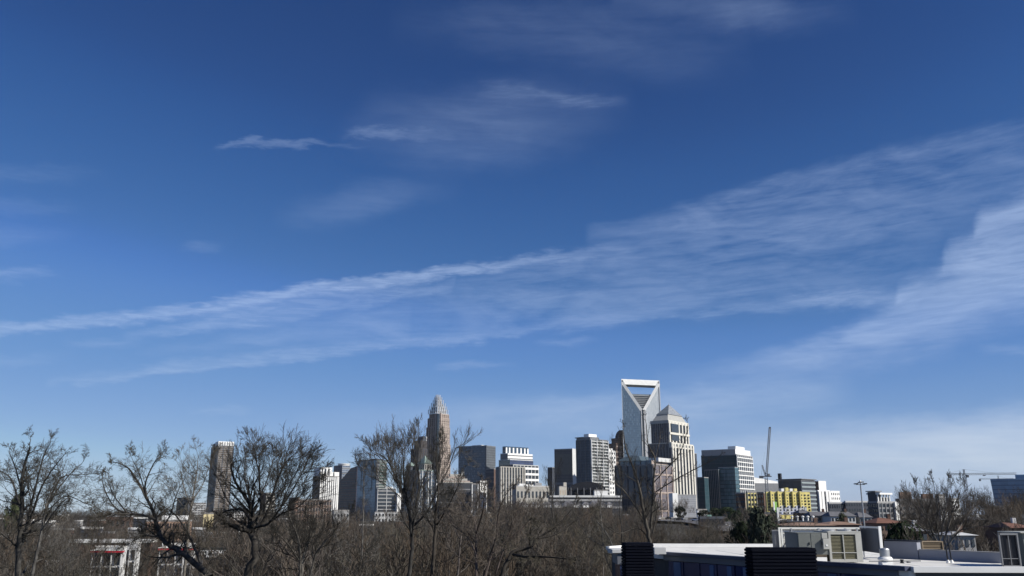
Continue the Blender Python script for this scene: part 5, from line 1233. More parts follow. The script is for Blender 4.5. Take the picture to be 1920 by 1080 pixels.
# ================================================================ trees
def bark(name, c1, c2):
    m, nt, b = newmat(name); N, L = nt.nodes, nt.links
    g = N.new('ShaderNodeNewGeometry'); n = N.new('ShaderNodeTexNoise'); n.inputs['Scale'].default_value = 2.2; n.inputs['Detail'].default_value = 4
    L.new(g.outputs['Position'], n.inputs['Vector'])
    x = N.new('ShaderNodeMix'); x.data_type = 'RGBA'; x.inputs['A'].default_value = (*c1, 1); x.inputs['B'].default_value = (*c2, 1)
    r = N.new('ShaderNodeMapRange'); r.inputs['From Min'].default_value = .35; r.inputs['From Max'].default_value = .65
    L.new(n.outputs['Fac'], r.inputs['Value']); L.new(r.outputs[0], x.inputs['Factor']); L.new(x.outputs['Result'], b.inputs['Base Color'])
    oi = N.new('ShaderNodeObjectInfo'); v = N.new('ShaderNodeMapRange'); L.new(oi.outputs['Random'], v.inputs['Value']); v.inputs['To Min'].default_value = .38; v.inputs['To Max'].default_value = 1.35
    sv = N.new('ShaderNodeMapRange'); fr_ = N.new('ShaderNodeMath'); fr_.operation = 'FRACT'; ml_ = N.new('ShaderNodeMath'); ml_.operation = 'MULTIPLY'; ml_.inputs[1].default_value = 7.31; L.new(oi.outputs['Random'], ml_.inputs[0]); L.new(ml_.outputs[0], fr_.inputs[0]); L.new(fr_.outputs[0], sv.inputs['Value']); sv.inputs['To Min'].default_value = .45; sv.inputs['To Max'].default_value = 1.1
    h = N.new('ShaderNodeHueSaturation'); L.new(x.outputs['Result'], h.inputs['Color']); L.new(v.outputs[0], h.inputs['Value']); L.new(sv.outputs[0], h.inputs['Saturation'])
    L.new(h.outputs[0], b.inputs['Base Color'])
    b.inputs['Roughness'].default_value = .9; b.inputs['Specular IOR Level'].default_value = .15; return m
BARKD = bark('dark_bark', (.028, .024, .020), (.065, .057, .048))
BARKG = bark('grey_bark', (.055, .050, .044), (.14, .128, .11))
BARKR = bark('reddish_bark', (.045, .03, .025), (.11, .08, .065))
TWIGD = bark('brown_twigs', (.048, .043, .033), (.10, .090, .070))
TWIGR = bark('red_brown_twigs', (.07, .054, .040), (.13, .103, .078))
TWIGG = bark('grey_twigs', (.055, .049, .040), (.12, .108, .088))

class Tubes:
    def __init__(s): s.V = []; s.Fc = []; s.n = 0
    def line(s, pts, rad, sides=3):
        pts = np.asarray(pts, float); n = len(pts)
        if n < 2: return
        d = np.gradient(pts, axis=0); d /= np.linalg.norm(d, axis=1)[:, None] + 1e-9
        ref = np.array([0.31, 0.95, 0.05]); u = np.cross(d, ref); u /= np.linalg.norm(u, axis=1)[:, None] + 1e-9; v = np.cross(d, u)
        t = np.arange(sides) * 2 * np.pi / sides
        ring = pts[:, None, :] + np.asarray(rad)[:, None, None] * (u[:, None, :] * np.cos(t)[None, :, None] + v[:, None, :] * np.sin(t)[None, :, None])
        s.V.append(ring.reshape(-1, 3))
        i = np.arange(n - 1)[:, None] * sides; k = np.arange(sides)[None, :]; k2 = (k + 1) % sides
        s.Fc.append((np.stack([i + k, i + k2, i + sides + k2, i + sides + k], -1).reshape(-1, 4) + s.n)); s.n += n * sides
    def mesh(s, name, mat, base=(0, 0, 0)):
        v = np.concatenate(s.V) - np.asarray(base); f = np.concatenate(s.Fc)
        me = bpy.data.meshes.new(name); me.vertices.add(len(v)); me.vertices.foreach_set('co', v.ravel().astype(np.float32))
        me.loops.add(f.size); me.loops.foreach_set('vertex_index', f.ravel().astype(np.int32))
        me.polygons.add(len(f)); me.polygons.foreach_set('loop_start', np.arange(0, f.size, 4, dtype=np.int32))
        me.polygons.foreach_set('use_smooth', np.ones(len(f), bool))
        me.materials.append(mat); me.update(calc_edges=True); return me
def unit(v): return v / (np.linalg.norm(v) + 1e-9)
def perp(d, rg):
    r = rg.normal(size=3); r -= d * r.dot(d); return unit(r)
def grow(T, p, d, L, r, lvl, rg, o):
    """one branch with its children; o: dict of habits"""
    n = 5 if lvl > 0 else 4
    if L > 3: n = 8
    wg = o['wig'] * (1.0 if lvl > 2 else 1.1)
    pts = [p]; rad = [r]; dd = d
    rt = max(o['rmin'], r * .35)
    for i in range(n):
        dd = unit(dd + rg.normal(size=3) * wg + np.array([0, 0, o['up']]))
        p = p + dd * L / n; pts.append(p); rad.append(r + (rt - r) * (i + 1) / n)
    (T[0] if r > .035 else T[1]).line(pts, rad, 5 if r > .05 else 3)
    if lvl <= 0: return
    k = max(2, int(round(o['kids'] * (.7 + .6 * rg.random()) * (1 if lvl > 1 else o.get('tipk', 1)))))
    for j in range(k):
        t = o.get('t0', .25) + (1 - o.get('t0', .25)) * (j + rg.random()) / k
        x = t * n; i = min(n - 1, int(x)); q = pts[i] + (pts[i + 1] - pts[i]) * (x - i)
        bd = unit(pts[i + 1] - pts[i]); ang = R(rg.uniform(*o['ang']))
        cd = unit(bd * math.cos(ang) + perp(bd, rg) * math.sin(ang))
        grow(T, q, cd, L * rg.uniform(*o['ratio']) * (1.15 - .5 * t), max(o['rmin'], (r + (rt - r) * t) * rg.uniform(.5, .72)), lvl - 1, rg, o)
    # leader continues as a fork
    grow(T, pts[-1], unit(dd + perp(dd, rg) * .35), L * .5, rt, lvl - 1, rg, o)
HAB = dict(rmin=.0075, wig=.16, up=.04, kids=4.4, ang=(25, 60), ratio=(.42, .72), tipk=1.3)
def hab(**k): h = dict(HAB); h.update(k); return h
def smooth_path(pts, n=4):
    pts = [np.array(p, float) for p in pts]; out = []
    for i in range(len(pts) - 1):
        p0 = pts[max(i - 1, 0)]; p1 = pts[i]; p2 = pts[i + 1]; p3 = pts[min(i + 2, len(pts) - 1)]
        for k in range(n):
            t = k / n
            out.append(.5 * ((2 * p1) + (-p0 + p2) * t + (2 * p0 - 5 * p1 + 4 * p2 - p3) * t * t + (-p0 + 3 * p1 - 3 * p2 + p3) * t ** 3))
    return out + [pts[-1]]
def traced_tree(name, label, D, base, limbs, bk, tw, seed, o, lvl=3, group=None, dens=1., spread=5.):
    """limbs: list of (points in photograph pixels with a depth offset in metres, r0, r1, side branch length)"""
    rg = np.random.default_rng(seed); T = (Tubes(), Tubes())
    b = P(base[0], base[1], D); g = gz(b.x, D)
    root = thing(name, label, 'tree', (b.x, D, g), group)
    def w3(x, y, off): q = P(x, y, D + off); return np.array([q.x, q.y, q.z])
    # trunk down to the ground
    first = limbs[0][0][0]; f3 = w3(first[0], first[1], 0); r0 = limbs[0][1] * .64
    g3 = np.array([f3[0] + rg.normal() * .3, D, g - .4])
    T[0].line(smooth_path([g3, (g3 * .45 + f3 * .55) + np.array([rg.normal() * .15, 0, 0]), f3], 4), np.linspace(r0 * 1.35, r0, 9), 9)
    for pts, ra, rb, bl in limbs:
        ra *= .64; rb *= .7
        dirn = rg.uniform(-1, 1) * spread; n = len(pts)
        p3 = [w3(p[0], p[1], (p[2] if len(p) > 2 else dirn * i / max(1, n - 1))) for i, p in enumerate(pts)]
        sp3 = smooth_path(p3, 4); m_ = len(sp3); rad = np.linspace(ra, rb, m_)
        sp3 = [q + (rg.normal(size=3) * rad[i] * .18 if 0 < i < m_ - 1 else 0) for i, q in enumerate(sp3)]
        T[0].line(sp3, rad, 8 if ra > .12 else 6)
        # side branches
        Ls = sum(np.linalg.norm(sp3[i + 1] - sp3[i]) for i in range(m_ - 1))
        if bl <= 0: continue
        cnt = max(3, int(Ls * dens * 2.1))
        for j in range(cnt):
            t = .16 + .72 * (j + rg.random()) / cnt; x = t * (m_ - 1); i = min(m_ - 2, int(x))
            q = sp3[i] + (sp3[i + 1] - sp3[i]) * (x - i); bd = unit(sp3[i + 1] - sp3[i]); ang = R(rg.uniform(*o['ang']))
            cd = unit(bd * math.cos(ang) + perp(bd, rg) * math.sin(ang) + np.array([0, 0, .1]))
            grow(T, q, cd, bl * rg.uniform(.6, 1.2) * (1.3 - .8 * t), max(.014, rad[i] * rg.uniform(.35, .6)), lvl - 1, rg, o)
        grow(T, sp3[-1], unit(sp3[-1] - sp3[-2]), bl * .6, rb, lvl, rg, o)
    for nm_, tb, mt in (('trunk', T[0], bk), ('crown', T[1], tw)):
        if tb.V:
            ob = bpy.data.objects.new(nm_, tb.mesh(nm_, mt, root.location)); COL.objects.link(ob); ob.parent = root
    return root
o1 = hab(wig=.20, kids=4.2, ang=(28, 62), up=.05)
traced_tree('bare_tree', 'bare grey tree with several upright stems at the far left edge', 60, (35, 1080), [
 ([(34, 1078), (35, 1030), (39, 985), (41, 930), (42, 890), (52, 852), (56, 838)], .30, .05, 1.5),
 ([(40, 960), (22, 900), (2, 884)], .12, .04, 1.6),
 ([(41, 925), (30, 880), (18, 850)], .10, .03, 1.4),
 ([(48, 1015), (50, 985), (60, 940), (72, 890), (82, 855), (93, 833)], .17, .04, 1.4),
 ([(60, 965), (75, 920), (95, 885), (116, 858)], .12, .04, 1.5),
 ([(56, 985), (80, 960), (103, 925), (135, 885), (150, 872)], .11, .035, 1.6),
 ([(70, 1040), (83, 975), (94, 935), (116, 895), (150, 890)], .15, .035, 1.6),
 ([(80, 985), (98, 950), (125, 930), (162, 945)], .09, .03, 1.5),
 ([(36, 1030), (15, 1010), (0, 998)], .10, .05, 1.3),
 ], BARKG, TWIGD, 1, o1, dens=1.35)
traced_tree('bare_tree', 'slender second stem tree just right of the far left bare tree', 56, (62, 1080), [
 ([(60, 1078), (70, 1035), (78, 995), (86, 950), (98, 915)], .16, .05, 1.3), ([(40, 1085), (52, 1062), (80, 1048)], .12, .05, .9),
 ([(78, 995), (100, 962), (118, 940)], .08, .03, 1.2)], BARKG, TWIGD, 21, o1)
traced_tree('bare_tree', 'crooked dark bare tree leaning left with two bushy heads, second from the left', 64, (394, 1085), [
 ([(395, 1082), (372, 1062), (344, 1040), (320, 1024), (303, 1010), (294, 985), (289, 963), (274, 932), (255, 897), (238, 876), (222, 868)], .36, .05, 1.7),
 ([(275, 935), (273, 905), (288, 870), (300, 856)], .12, .04, 1.7),
 ([(272, 925), (262, 890), (250, 865)], .08, .03, 1.6),
 ([(292, 975), (268, 966), (240, 962), (216, 952), (198, 922), (192, 900)], .14, .035, 1.7),
 ([(238, 962), (214, 930), (204, 905)], .08, .03, 1.5),
 ([(245, 963), (205, 962), (180, 952)], .07, .03, 1.4),
 ([(296, 995), (318, 968), (330, 930), (342, 905)], .10, .03, 1.8),
 ([(380, 1070), (366, 1030), (350, 995), (325, 962), (305, 950)], .18, .04, 1.6),
 ([(300, 1008), (270, 1005), (240, 1020)], .07, .03, 1.3)], BARKD, TWIGD, 2, hab(wig=.22, kids=4.6, ang=(28, 66), up=.03), dens=1.3)
traced_tree('bare_tree', 'large dark bare tree with a dense round fan crown and low twisted limb', 60, (462, 1085), [
 ([(463, 1082), (478, 1035), (474, 1010), (469, 992), (474, 972), (470, 947), (455, 925), (442, 905), (433, 875), (438, 868)], .40, .06, 2.3),
 ([(470, 996), (452, 992), (425, 981), (417, 973), (404, 984)], .26, .09, .9),
 ([(470, 975), (456, 957), (440, 955), (420, 960), (400, 975)], .17, .06, 1.2),
 ([(440, 953), (425, 935), (412, 905), (398, 878)], .10, .03, 2.2),
 ([(474, 985), (488, 960), (488, 925), (485, 885), (480, 862), (478, 846)], .17, .035, 2.3),
 ([(476, 990), (494, 975), (506, 945), (520, 900), (535, 868), (545, 862)], .17, .03, 2.3),
 ([(480, 988), (503, 982), (524, 955), (545, 925), (566, 890), (590, 884)], .15, .03, 2.3),
 ([(503, 982), (530, 962), (560, 950), (585, 925)], .09, .03, 2.2),
 ([(488, 930), (505, 890), (512, 858)], .08, .03, 2.2),
 ([(470, 945), (460, 900), (460, 860), (465, 856)], .10, .03, 2.3),
 ([(524, 955), (548, 900), (568, 868)], .08, .025, 2.2),
 ([(505, 940), (525, 890), (530, 862)], .08, .025, 2.2)], BARKD, TWIGG, 3, hab(wig=.10, kids=5.2, ang=(18, 46), up=.03), dens=1.25)
traced_tree('bare_tree', 'finely twigged bare tree partly behind the tall narrow dark tower', 80, (352, 1010), [
 ([(352, 1010), (355, 970), (362, 930), (368, 890), (372, 855)], .18, .035, 2.3), ([(358, 950), (345, 915), (338, 880)], .09, .03, 2.3), ([(360, 940), (382, 905), (392, 870)], .09, .03, 2.3), ([(356, 965), (332, 935), (322, 915)], .08, .03, 2.0)], BARKG, TWIGG, 4, hab(up=.05))
traced_tree('bare_tree', 'tall open bare tree spreading in front of the crowned skyscraper', 66, (768, 1080), [
 ([(767, 1080), (773, 1010), (765, 950), (758, 925), (747, 905), (725, 862), (706, 850)], .24, .035, 2.0),
 ([(762, 938), (757, 900), (755, 845), (752, 842)], .12, .03, 2.0),
 ([(774, 990), (780, 950), (786, 900), (776, 850), (774, 836), (778, 820)], .15, .03, 2.0),
 ([(776, 985), (800, 960), (820, 915), (822, 870), (826, 848)], .14, .03, 1.9),
 ([(818, 918), (838, 885), (855, 840), (866, 846)], .09, .025, 1.9),
 ([(752, 915), (735, 890), (712, 858), (700, 850)], .08, .025, 1.8),
 ([(745, 900), (738, 855), (730, 842)], .08, .025, 1.9),
 ([(770, 960), (748, 930), (718, 905), (690, 892)], .08, .025, 1.8)], BARKG, TWIGG, 5, hab(up=.12, wig=.11, kids=4.8, ang=(16, 42)), dens=1.35)
traced_tree('bare_tree', 'dark straight trunked bare tree right in front of the crowned skyscraper foot', 58, (812, 1080), [
 ([(810, 1080), (815, 1010), (818, 960), (822, 920), (819, 880), (818, 850)], .20, .04, 1.3), ([(816, 990), (840, 950), (862, 905)], .09, .03, 1.3), ([(816, 1000), (798, 960), (790, 930)], .08, .03, 1.2)], BARKD, TWIGD, 6, hab(up=.1, ang=(20, 50)))
traced_tree('bare_tree', 'small feathery bare treetop poking above the pale glass tower', 110, (682, 1000), [
 ([(680, 1000), (682, 940), (682, 890), (682, 860)], .14, .04, 1.6), ([(682, 885), (674, 862), (670, 850)], .06, .02, 1.5), ([(682, 880), (692, 860)], .05, .02, 1.5)], BARKG, TWIGG, 7, hab())
traced_tree('bare_tree', 'bushy brown tree of many upright stems in front of the brick apartments', 56, (568, 1085), [
 ([(563, 1084), (562, 1030), (556, 1000), (545, 975), (540, 955)], .15, .03, 1.3), ([(566, 1080), (572, 1030), (588, 1000), (600, 970)], .12, .03, 1.3), ([(580, 1085), (592, 1040), (606, 1020), (630, 995), (650, 972)], .12, .03, 1.2),
 ([(560, 1050), (540, 1020), (520, 1000)], .08, .03, 1.2), ([(564, 1060), (580, 1010), (582, 975)], .08, .03, 1.2)], BARKG, TWIGD, 8, hab(up=.1), dens=1.4)
traced_tree('bare_tree', 'low dark tree with a long crooked limb rising to the right, centre foreground', 44, (944, 1085), [
 ([(940, 1085), (948, 1060), (964, 1034), (995, 1026), (1010, 1008), (1042, 988), (1073, 954)], .17, .03, .8),
 ([(962, 1040), (990, 1044), (1021, 1044), (1063, 1048)], .11, .03, .7), ([(995, 1026), (992, 1010), (996, 985)], .05, .02, .7), ([(1010, 1010), (1045, 1000), (1085, 972), (1110, 960)], .07, .02, .7)], BARKD, TWIGD, 9, hab(ang=(30, 65)))
traced_tree('bare_tree', 'reddish multi-stemmed bush tree left of centre foreground', 52, (905, 1085), [
 ([(893, 1085), (893, 1040), (892, 985), (876, 955), (862, 935)], .14, .03, 1.2), ([(910, 1080), (922, 1040), (949, 1012), (965, 970), (982, 938)], .13, .03, 1.2), ([(905, 1085), (915, 1050), (930, 1010), (935, 960), (950, 925)], .12, .025, 1.2),
 ([(895, 1050), (880, 1010), (850, 985), (835, 960)], .10, .03, 1.2), ([(930, 1075), (950, 1020), (985, 985), (1005, 955)], .09, .025, 1.1), ([(893, 1000), (905, 960), (908, 925)], .08, .025, 1.2)], BARKR, TWIGR, 10, hab(up=.09), dens=1.5)
traced_tree('bare_tree', 'red-brown bare tree between the open skyline trees, right of the dark straight trunk', 70, (858, 1085), [
 ([(858, 1085), (862, 1030), (866, 985), (862, 945), (858, 915)], .15, .03, 1.5), ([(864, 1000), (885, 965), (900, 925)], .08, .03, 1.4), ([(862, 1010), (845, 975), (835, 940)], .08, .03, 1.4)], BARKR, TWIGR, 31, hab(up=.09), dens=1.3)
traced_tree('bare_tree', 'pale barked open bare tree with long arms in front of the hipped office block', 78, (1218, 1080), [
 ([(1222, 1040), (1216, 1005), (1210, 975), (1203, 940), (1197, 908), (1186, 874), (1174, 842), (1169, 812)], .30, .05, 1.2),
 ([(1220, 990), (1222, 960), (1225, 910), (1228, 862), (1215, 832), (1212, 795)], .2, .04, 1.2),
 ([(1228, 864), (1236, 830), (1238, 816)], .05, .035, .9),
 ([(1226, 905), (1248, 880), (1268, 860), (1281, 835), (1290, 800)], .08, .035, 1.0),
 ([(1230, 922), (1252, 908), (1276, 894), (1310, 876), (1345, 858)], .08, .035, .9),
 ([(1211, 978), (1190, 948), (1170, 920), (1150, 905), (1134, 900)], .10, .025, .8),
 ([(1168, 920), (1150, 880), (1146, 855)], .05, .035, 1.0),
 ([(1196, 905), (1172, 890), (1150, 876)], .06, .02, .7),
 ([(1216, 1010), (1196, 990), (1160, 1000), (1128, 978), (1098, 948)], .09, .03, .7),
 ([(1224, 1000), (1232, 960), (1238, 925), (1256, 890)], .09, .025, .8)], BARKG, TWIGG, 12, hab(up=.08, kids=3, ang=(20, 50)), dens=.9)
traced_tree('bare_tree', 'broken pale limb tree low between the bush and the near roof', 74, (1165, 1085), [
 ([(1170, 1085), (1158, 1050), (1140, 1005), (1120, 978)], .10, .05, .6), ([(1160, 1060), (1140, 1030), (1110, 1012), (1094, 992)], .08, .025, .7), ([(1150, 1080), (1136, 1045), (1130, 1010)], .06, .02, .7)], BARKG, TWIGD, 13, hab())
for (x, yt, sd, lb) in ((1124, 812, 14, 'feathery upright treetop above the balconied tower'), (1160, 790, 15, 'feathery upright treetop against the left edge of the open-topped skyscraper'), (1034, 865, 16, 'small wispy treetop left of the brown slab tower')):
    traced_tree('bare_tree', lb, 120, (x + 6, 990), [([(x + 6, 990), (x + 1, 950), (x + 5, 915), (x - 3, yt + 70), (x, yt + 38)], .11, .03, 2.0), ([(x + 3, yt + 84), (x - 9, yt + 46)], .05, .025, 1.8), ([(x, yt + 75), (x + 9, yt + 42)], .05, .025, 1.8), ([(x + 3, 915), (x + 14, 880)], .05, .025, 1.6), ([(x + 2, 925), (x - 12, 890)], .05, .025, 1.6)], BARKG, TWIGG, sd, hab(up=.16, ang=(14, 36), wig=.09, kids=3.4, rmin=.006), lvl=3, dens=.42)
traced_tree('bare_tree', 'wide many-stemmed bare tree with reddish twig tips behind the low parapet on the right', 72, (1762, 1035), [
 ([(1766, 1036), (1752, 1008), (1740, 975), (1730, 950), (1722, 925)], .17, .03, 1.6), ([(1766, 1030), (1758, 990), (1758, 950), (1752, 920)], .14, .03, 1.6), ([(1765, 1030), (1740, 1000), (1715, 980), (1692, 970)], .11, .03, 1.5),
 ([(1768, 1025), (1780, 980), (1790, 950), (1800, 925)], .13, .03, 1.6), ([(1768, 1036), (1790, 1005), (1806, 992), (1830, 988)], .12, .03, 1.4), ([(1764, 1010), (1772, 960), (1776, 920)], .10, .03, 1.6), ([(1756, 1000), (1725, 960), (1705, 935)], .10, .03, 1.6),
 ([(1785, 1010), (1815, 965), (1826, 945)], .08, .03, 1.5)], BARKG, TWIGR, 18, hab(up=.12, wig=.14, ang=(18, 48)), dens=1.35)

# generic trees used at middle distance: five kinds, then copies
def generic(kind, seed):
    rg = np.random.default_rng(seed); T = (Tubes(), Tubes())
    o = [hab(rmin=.016, up=.06), hab(rmin=.016, up=.14, ang=(18, 42)), hab(rmin=.016, wig=.22, ang=(30, 65)), hab(rmin=.018, up=.10), hab(rmin=.016, up=.05, ang=(30, 60))][kind]
    H = [7, 8.5, 6.5, 8, 6][kind]
    p = np.array([0, 0, -.4]); tr = [p]
    for i in range(4): p = p + np.array([rg.normal() * .2, rg.normal() * .2, H * .14]); tr.append(p)
    T[0].line(tr, np.linspace(.26, .2, 5), 7)
    for k in range(5):
        a_ = 2 * math.pi * (k + rg.random() * .6) / 5; tilt = rg.uniform(.15, .75)
        d = unit(np.array([math.cos(a_) * tilt, math.sin(a_) * tilt, 1])); grow(T, tr[-1 - (k % 2)], d, H * rg.uniform(.75, 1.05), .13, 4 if kind != 4 else 3, rg, dict(o, kids=3, t0=.15))
    return T
GK = []
for k in range(5):
    T = generic(k, 100 + k); bk, tw = [(BARKG, TWIGD), (BARKD, TWIGR), (BARKD, TWIGD), (BARKG, TWIGG), (BARKR, TWIGR)][k]
    zmax = max(v[:, 2].max() for v in T[1].V)
    GK.append((T[0].mesh('trunk', bk), T[1].mesh('crown', tw), zmax))
    print('kind', k, zmax, T[0].n + T[1].n)
KL = ['spreading grey-brown bare tree in the wood', 'upright reddish bare tree in the wood', 'gnarled dark bare tree in the wood', 'pale grey bare tree in the wood', 'low red-brown bare tree in the wood']
def gtree(k, x, y, h, rz, group, label=None):
    z = gz(x, y); r_ = thing('bare_tree', label or KL[k], 'tree', (x, y, z), group + ', ' + ['spreading', 'upright', 'gnarled', 'pale', 'low'][k] + ' kind')
    r_.rotation_euler = (0, 0, rz)
    for nm_, me in (('trunk', GK[k][0]), ('crown', GK[k][1])):
        o = bpy.data.objects.new(nm_, me); COL.objects.link(o); o.parent = r_; s = h / GK[k][2]; o.scale = (s * 1.1, s * 1.1, s)
rg = np.random.default_rng(77)
def clear_zone(px, D_):
    if 1230 < px < 1400 and 330 < D_ < 640: return True       # road
    if 120 < px < 378 and D_ < 290 and rg.random() < .88: return True
    if 372 < px < 432 and D_ < 152: return True
    if px > 1140 and D_ < 80: return True
    if 1370 < px < 1535 and D_ > 280: return True
    if 1500 < px < 1690 and D_ > 200: return True
    if 1455 < px < 1690 and 200 < D_ < 380: return True
    return False
def topy(px):      # how high the middle-distance wood may rise in the picture
    if px < 200: return 1000
    if px < 400: return 1012
    if px < 520: return 1000
    if px < 830: return 968
    if 985 < px < 1150: return 957
    if px < 1160: return 948
    if 1225 < px < 1400: return 1004
    if px < 1460: return 985
    if px > 1700: return 972
    return 982
placed = 0; tries = 0
while placed < 150 and tries < 2000:
    tries += 1
    D_ = 66 + 230 * rg.random() ** 1.2; px = rg.uniform(-20, 1930)
    if clear_zone(px, D_): continue
    if px > 1470 and (D_ < 90 or (D_ > 200 and px < 1690)): continue
    x = K(px, 1000) * D_; g = gz(x, D_); ztop = zat(px, topy(px) + rg.uniform(0, 34), D_); h = ztop - g
    if h < 4: continue
    h = min(h, 24)
    gtree(int(rg.integers(0, 5)), x, D_, h, rg.uniform(0, 6.28), 'bare trees of the wood in the valley'); placed += 1
for i in range(34):
    D_ = rg.uniform(44, 66); px = rg.uniform(430, 1135) if i < 28 else rg.uniform(60, 180); x = K(px, 1000) * D_
    gtree([2, 2, 0, 4][i % 4], x, D_, min(19, zat(px, rg.uniform(990, 1035), D_) - gz(x, D_)), rg.uniform(0, 6.28), 'near bare trees below the viewpoint', ['gnarled dark bare tree low in the foreground', 'gnarled dark bare tree low in the foreground', 'spreading bare tree low in the foreground', 'red-brown bare tree low in the foreground'][i % 4])

# the far wood: one mass
def far_wood():
    src = bpy.data.collections.new('wood_sources')
    for k, (a_, b_, zm) in enumerate(GK):
        o = bpy.data.objects.new('twigs', b_); src.objects.link(o)
    pts = []; rg = np.random.default_rng(5)
    while len(pts) < 5200:
        D_ = 120 + 1500 * rg.random() ** 1.7; px = rg.uniform(-60, 1980)
        if clear_zone(px, D_) : continue
        if px > 1140 and D_ < 190: continue
        if px > 1300 and D_ > 470: continue
        if px > 1150 and D_ > 900: continue
        x = K(px, 1000) * D_; g = gz(x, D_)
        if D_ > 300 and math.sin(x * .02 + 1) * math.sin(D_ * .017) < -.45: continue
        ztop = zat(px, topy(px) - 4 + rg.uniform(0, 26), D_); h = min(ztop - g, rg.uniform(6, 14))
        if D_ > 350: h = rg.uniform(5, 11)
        if 940 < px < 1180 and 380 < D_ < 635: h = max(5, min(ztop - g, 16))
        if h < 2.5: h = 2.5 + rg.random()
        pts.append((x, D_, g - .3, h / 11))
    v = np.array(pts); me = bpy.data.meshes.new('far_wood'); me.from_pydata([tuple(p[:3]) for p in pts], [], [])
    at = me.attributes.new('sc', 'FLOAT', 'POINT'); at.data.foreach_set('value', v[:, 3].astype(np.float32))
    at = me.attributes.new('rz', 'FLOAT', 'POINT'); at.data.foreach_set('value', rg.uniform(0, 6.28, len(pts)).astype(np.float32))
    o = bpy.data.objects.new('far_wood', me); COL.objects.link(o)
    tag(o, 'brown winter wood filling the valley in front of the city', 'wood', kind='stuff')
    ng = bpy.data.node_groups.new('scatter', 'GeometryNodeTree'); ng.interface.new_socket('Geometry', in_out='INPUT', socket_type='NodeSocketGeometry'); ng.interface.new_socket('Geometry', in_out='OUTPUT', socket_type='NodeSocketGeometry')
    N, L = ng.nodes, ng.links; gi, go = N.new('NodeGroupInput'), N.new('NodeGroupOutput')
    ip = N.new('GeometryNodeInstanceOnPoints'); ci = N.new('GeometryNodeCollectionInfo'); ci.inputs['Collection'].default_value = src
    ci.inputs['Separate Children'].default_value = True; ci.inputs['Reset Children'].default_value = True
    ip.inputs['Pick Instance'].default_value = True
    a1 = N.new('GeometryNodeInputNamedAttribute'); a1.data_type = 'FLOAT'; a1.inputs['Name'].default_value = 'sc'
    a2 = N.new('GeometryNodeInputNamedAttribute'); a2.data_type = 'FLOAT'; a2.inputs['Name'].default_value = 'rz'
    cx = N.new('ShaderNodeCombineXYZ'); L.new(a2.outputs[0], cx.inputs[2])
    er = N.new('FunctionNodeEulerToRotation'); L.new(cx.outputs[0], er.inputs[0]); L.new(er.outputs[0], ip.inputs['Rotation']); L.new(a1.outputs[0], ip.inputs['Scale'])
    ri = N.new('FunctionNodeRandomValue'); ri.data_type = 'INT'; ri.inputs[4].default_value = 0; ri.inputs[5].default_value = 4
    L.new(ri.outputs[2], ip.inputs['Instance Index'])
    L.new(gi.outputs[0], ip.inputs['Points']); L.new(ci.outputs[0], ip.inputs['Instance']); L.new(ip.outputs[0], go.inputs[0])
    md = o.modifiers.new('scatter', 'NODES'); md.node_group = ng
far_wood()

# evergreens ---------------------------------------------------------------
LEAF = bark('evergreen_needles', (.012, .022, .010), (.035, .055, .022)); LEAF2 = bark('olive_foliage', (.04, .055, .025), (.08, .09, .04))
def evergreen_mesh(seed, conic, n=2600, mat=LEAF):
    rg = np.random.default_rng(seed); ctr = []
    for i in range(26):
        h = rg.random() ** .8; rr = (1.05 - h) * .42 if conic else .46 * math.sqrt(max(.05, 1 - (2 * h - .9) ** 2)); a_ = rg.uniform(0, 6.28); q = rr * rg.uniform(.3, 1)
        ctr.append((q * math.cos(a_), q * math.sin(a_), .12 + .86 * h, .10 + .09 * rg.random()))
    V_ = np.zeros((n * 3, 3)); 
    for i in range(n):
        c = ctr[rg.integers(0, len(ctr))]; d = unit(rg.normal(size=3)); p = np.array(c[:3]) + d * c[3] * rg.uniform(.5, 1.05)
        u = perp(d, rg); w_ = np.cross(d, u); s = rg.uniform(.018, .042)
        V_[3 * i] = p + u * s; V_[3 * i + 1] = p - u * s * .6 + w_ * s * .8; V_[3 * i + 2] = p - u * s * .5 - w_ * s * .8 + d * s * .8
    me = bpy.data.meshes.new('crown'); me.from_pydata([tuple(v) for v in V_], [], [(3 * i, 3 * i + 1, 3 * i + 2) for i in range(n)]); me.materials.append(mat); me.update(); return me
EG = [evergreen_mesh(1, False), evergreen_mesh(2, True), evergreen_mesh(3, False, mat=LEAF2)]
TR = Tubes(); TR.line([np.array([0, 0, -.05]), np.array([.01, 0, .4]), np.array([0, .01, .9])], [.035, .025, .008], 7)
for k in range(7):
    a_ = k * 2.4; TR.line([np.array([0, 0, .25 + .08 * k]), np.array([.3 * math.cos(a_), .3 * math.sin(a_), .35 + .08 * k])], [.012, .004], 4)
TRM = TR.mesh('trunk', BARKD)
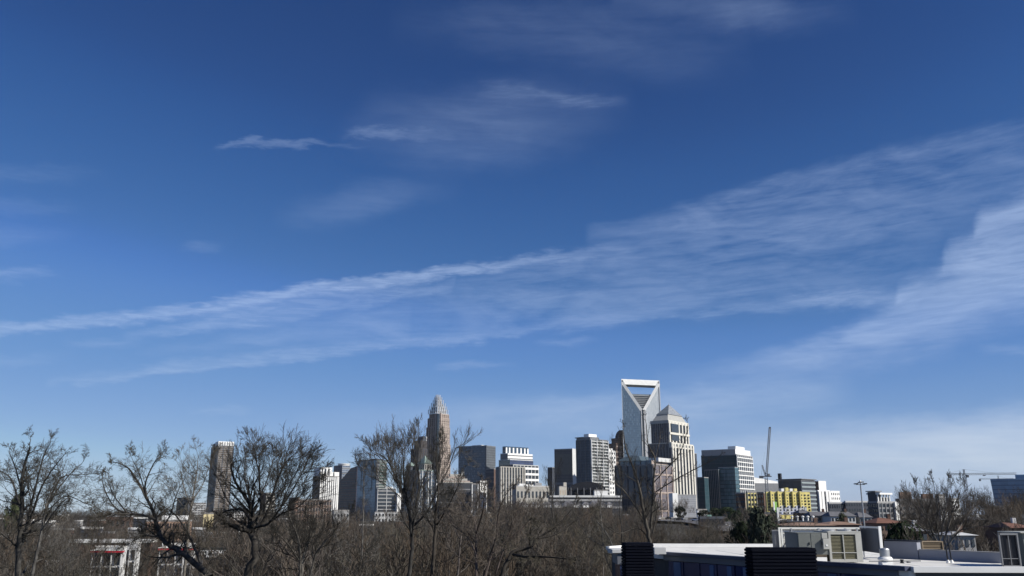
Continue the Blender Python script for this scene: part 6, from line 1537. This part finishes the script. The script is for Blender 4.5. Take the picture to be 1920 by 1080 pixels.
for i, (px, yt, yb, D_, k, wd, lb) in enumerate([
 (1392, 985, 1030, 190, 0, .75, 'dark rounded evergreen at the lower left of the pine group above the white roof'), (1420, 966, 1035, 185, 1, .9, 'tallest dark pine above the middle of the white roof edge'), (1438, 975, 1032, 200, 0, .8, 'dark evergreen right of the tallest pine'),
 (1322, 957, 984, 420, 0, 1.3, 'round dark evergreen beside the white kiosk'), (1342, 953, 984, 430, 0, 1.4, 'broad dark evergreen under the teal tower, left part of the group'), (1364, 952, 990, 400, 0, 1.3, 'broad dark evergreen under the teal tower, middle of the group'),
 (1384, 958, 1000, 330, 0, 1.1, 'dark evergreen at the right end of the group under the teal tower'), (1404, 962, 1005, 300, 1, 1.2, 'pointed evergreen left of the brown warehouse'), (1277, 950, 976, 560, 0, 1.0, 'small round evergreen at the foot of the pale panelled annex'),
 (1455, 968, 1015, 260, 2, 1.0, 'olive leafy tree under the brown warehouse wall'), (1688, 988, 1015, 150, 0, .8, 'dark round evergreen left of the wide bare tree'),
 (24, 935, 985, 330, 2, .45, 'hazy green tree behind the far left bare stems'), (1580, 966, 985, 300, 2, 1.0, 'olive bush tree in front of the white walled house')]):
    x = K(px, 985) * D_; zt_ = zat(px, yt, D_); g = gz(x, D_) - .3; h = max(3, zt_ - g)
    if D_ * (yb - yt) / F < h * .6: pass
    r_ = thing('evergreen_tree', lb, 'tree', (x, D_, g), None)
    for nm_, me in (('trunk', TRM), ('crown', EG[k])):
        o = bpy.data.objects.new(nm_, me); COL.objects.link(o); o.parent = r_; o.scale = (h * wd * (.6 if D_ < 350 else 1), h * wd * (.6 if D_ < 350 else 1), h); o.rotation_euler = (0, 0, i * 1.3)
# ================================================================ haze
hm = bpy.data.materials.new('haze'); hm.use_nodes = True; nt = hm.node_tree
for n in list(nt.nodes): nt.nodes.remove(n)
ho = nt.nodes.new('ShaderNodeOutputMaterial'); pv = nt.nodes.new('ShaderNodeVolumePrincipled')
pv.inputs['Color'].default_value = (.93, .96, 1, 1); pv.inputs['Density'].default_value = HAZE; pv.inputs['Anisotropy'].default_value = 0
nt.links.new(pv.outputs[0], ho.inputs['Volume'])
m = MB(); zt_ = 310.0; m.box((0, 3300, (zt_ - 25) / 2), (41000, 7000, zt_ + 25)); o = m.build('haze', hm); tag(o, 'thin pale haze over the city', 'haze', kind='stuff')
SC.cycles.volume_step_rate = 10
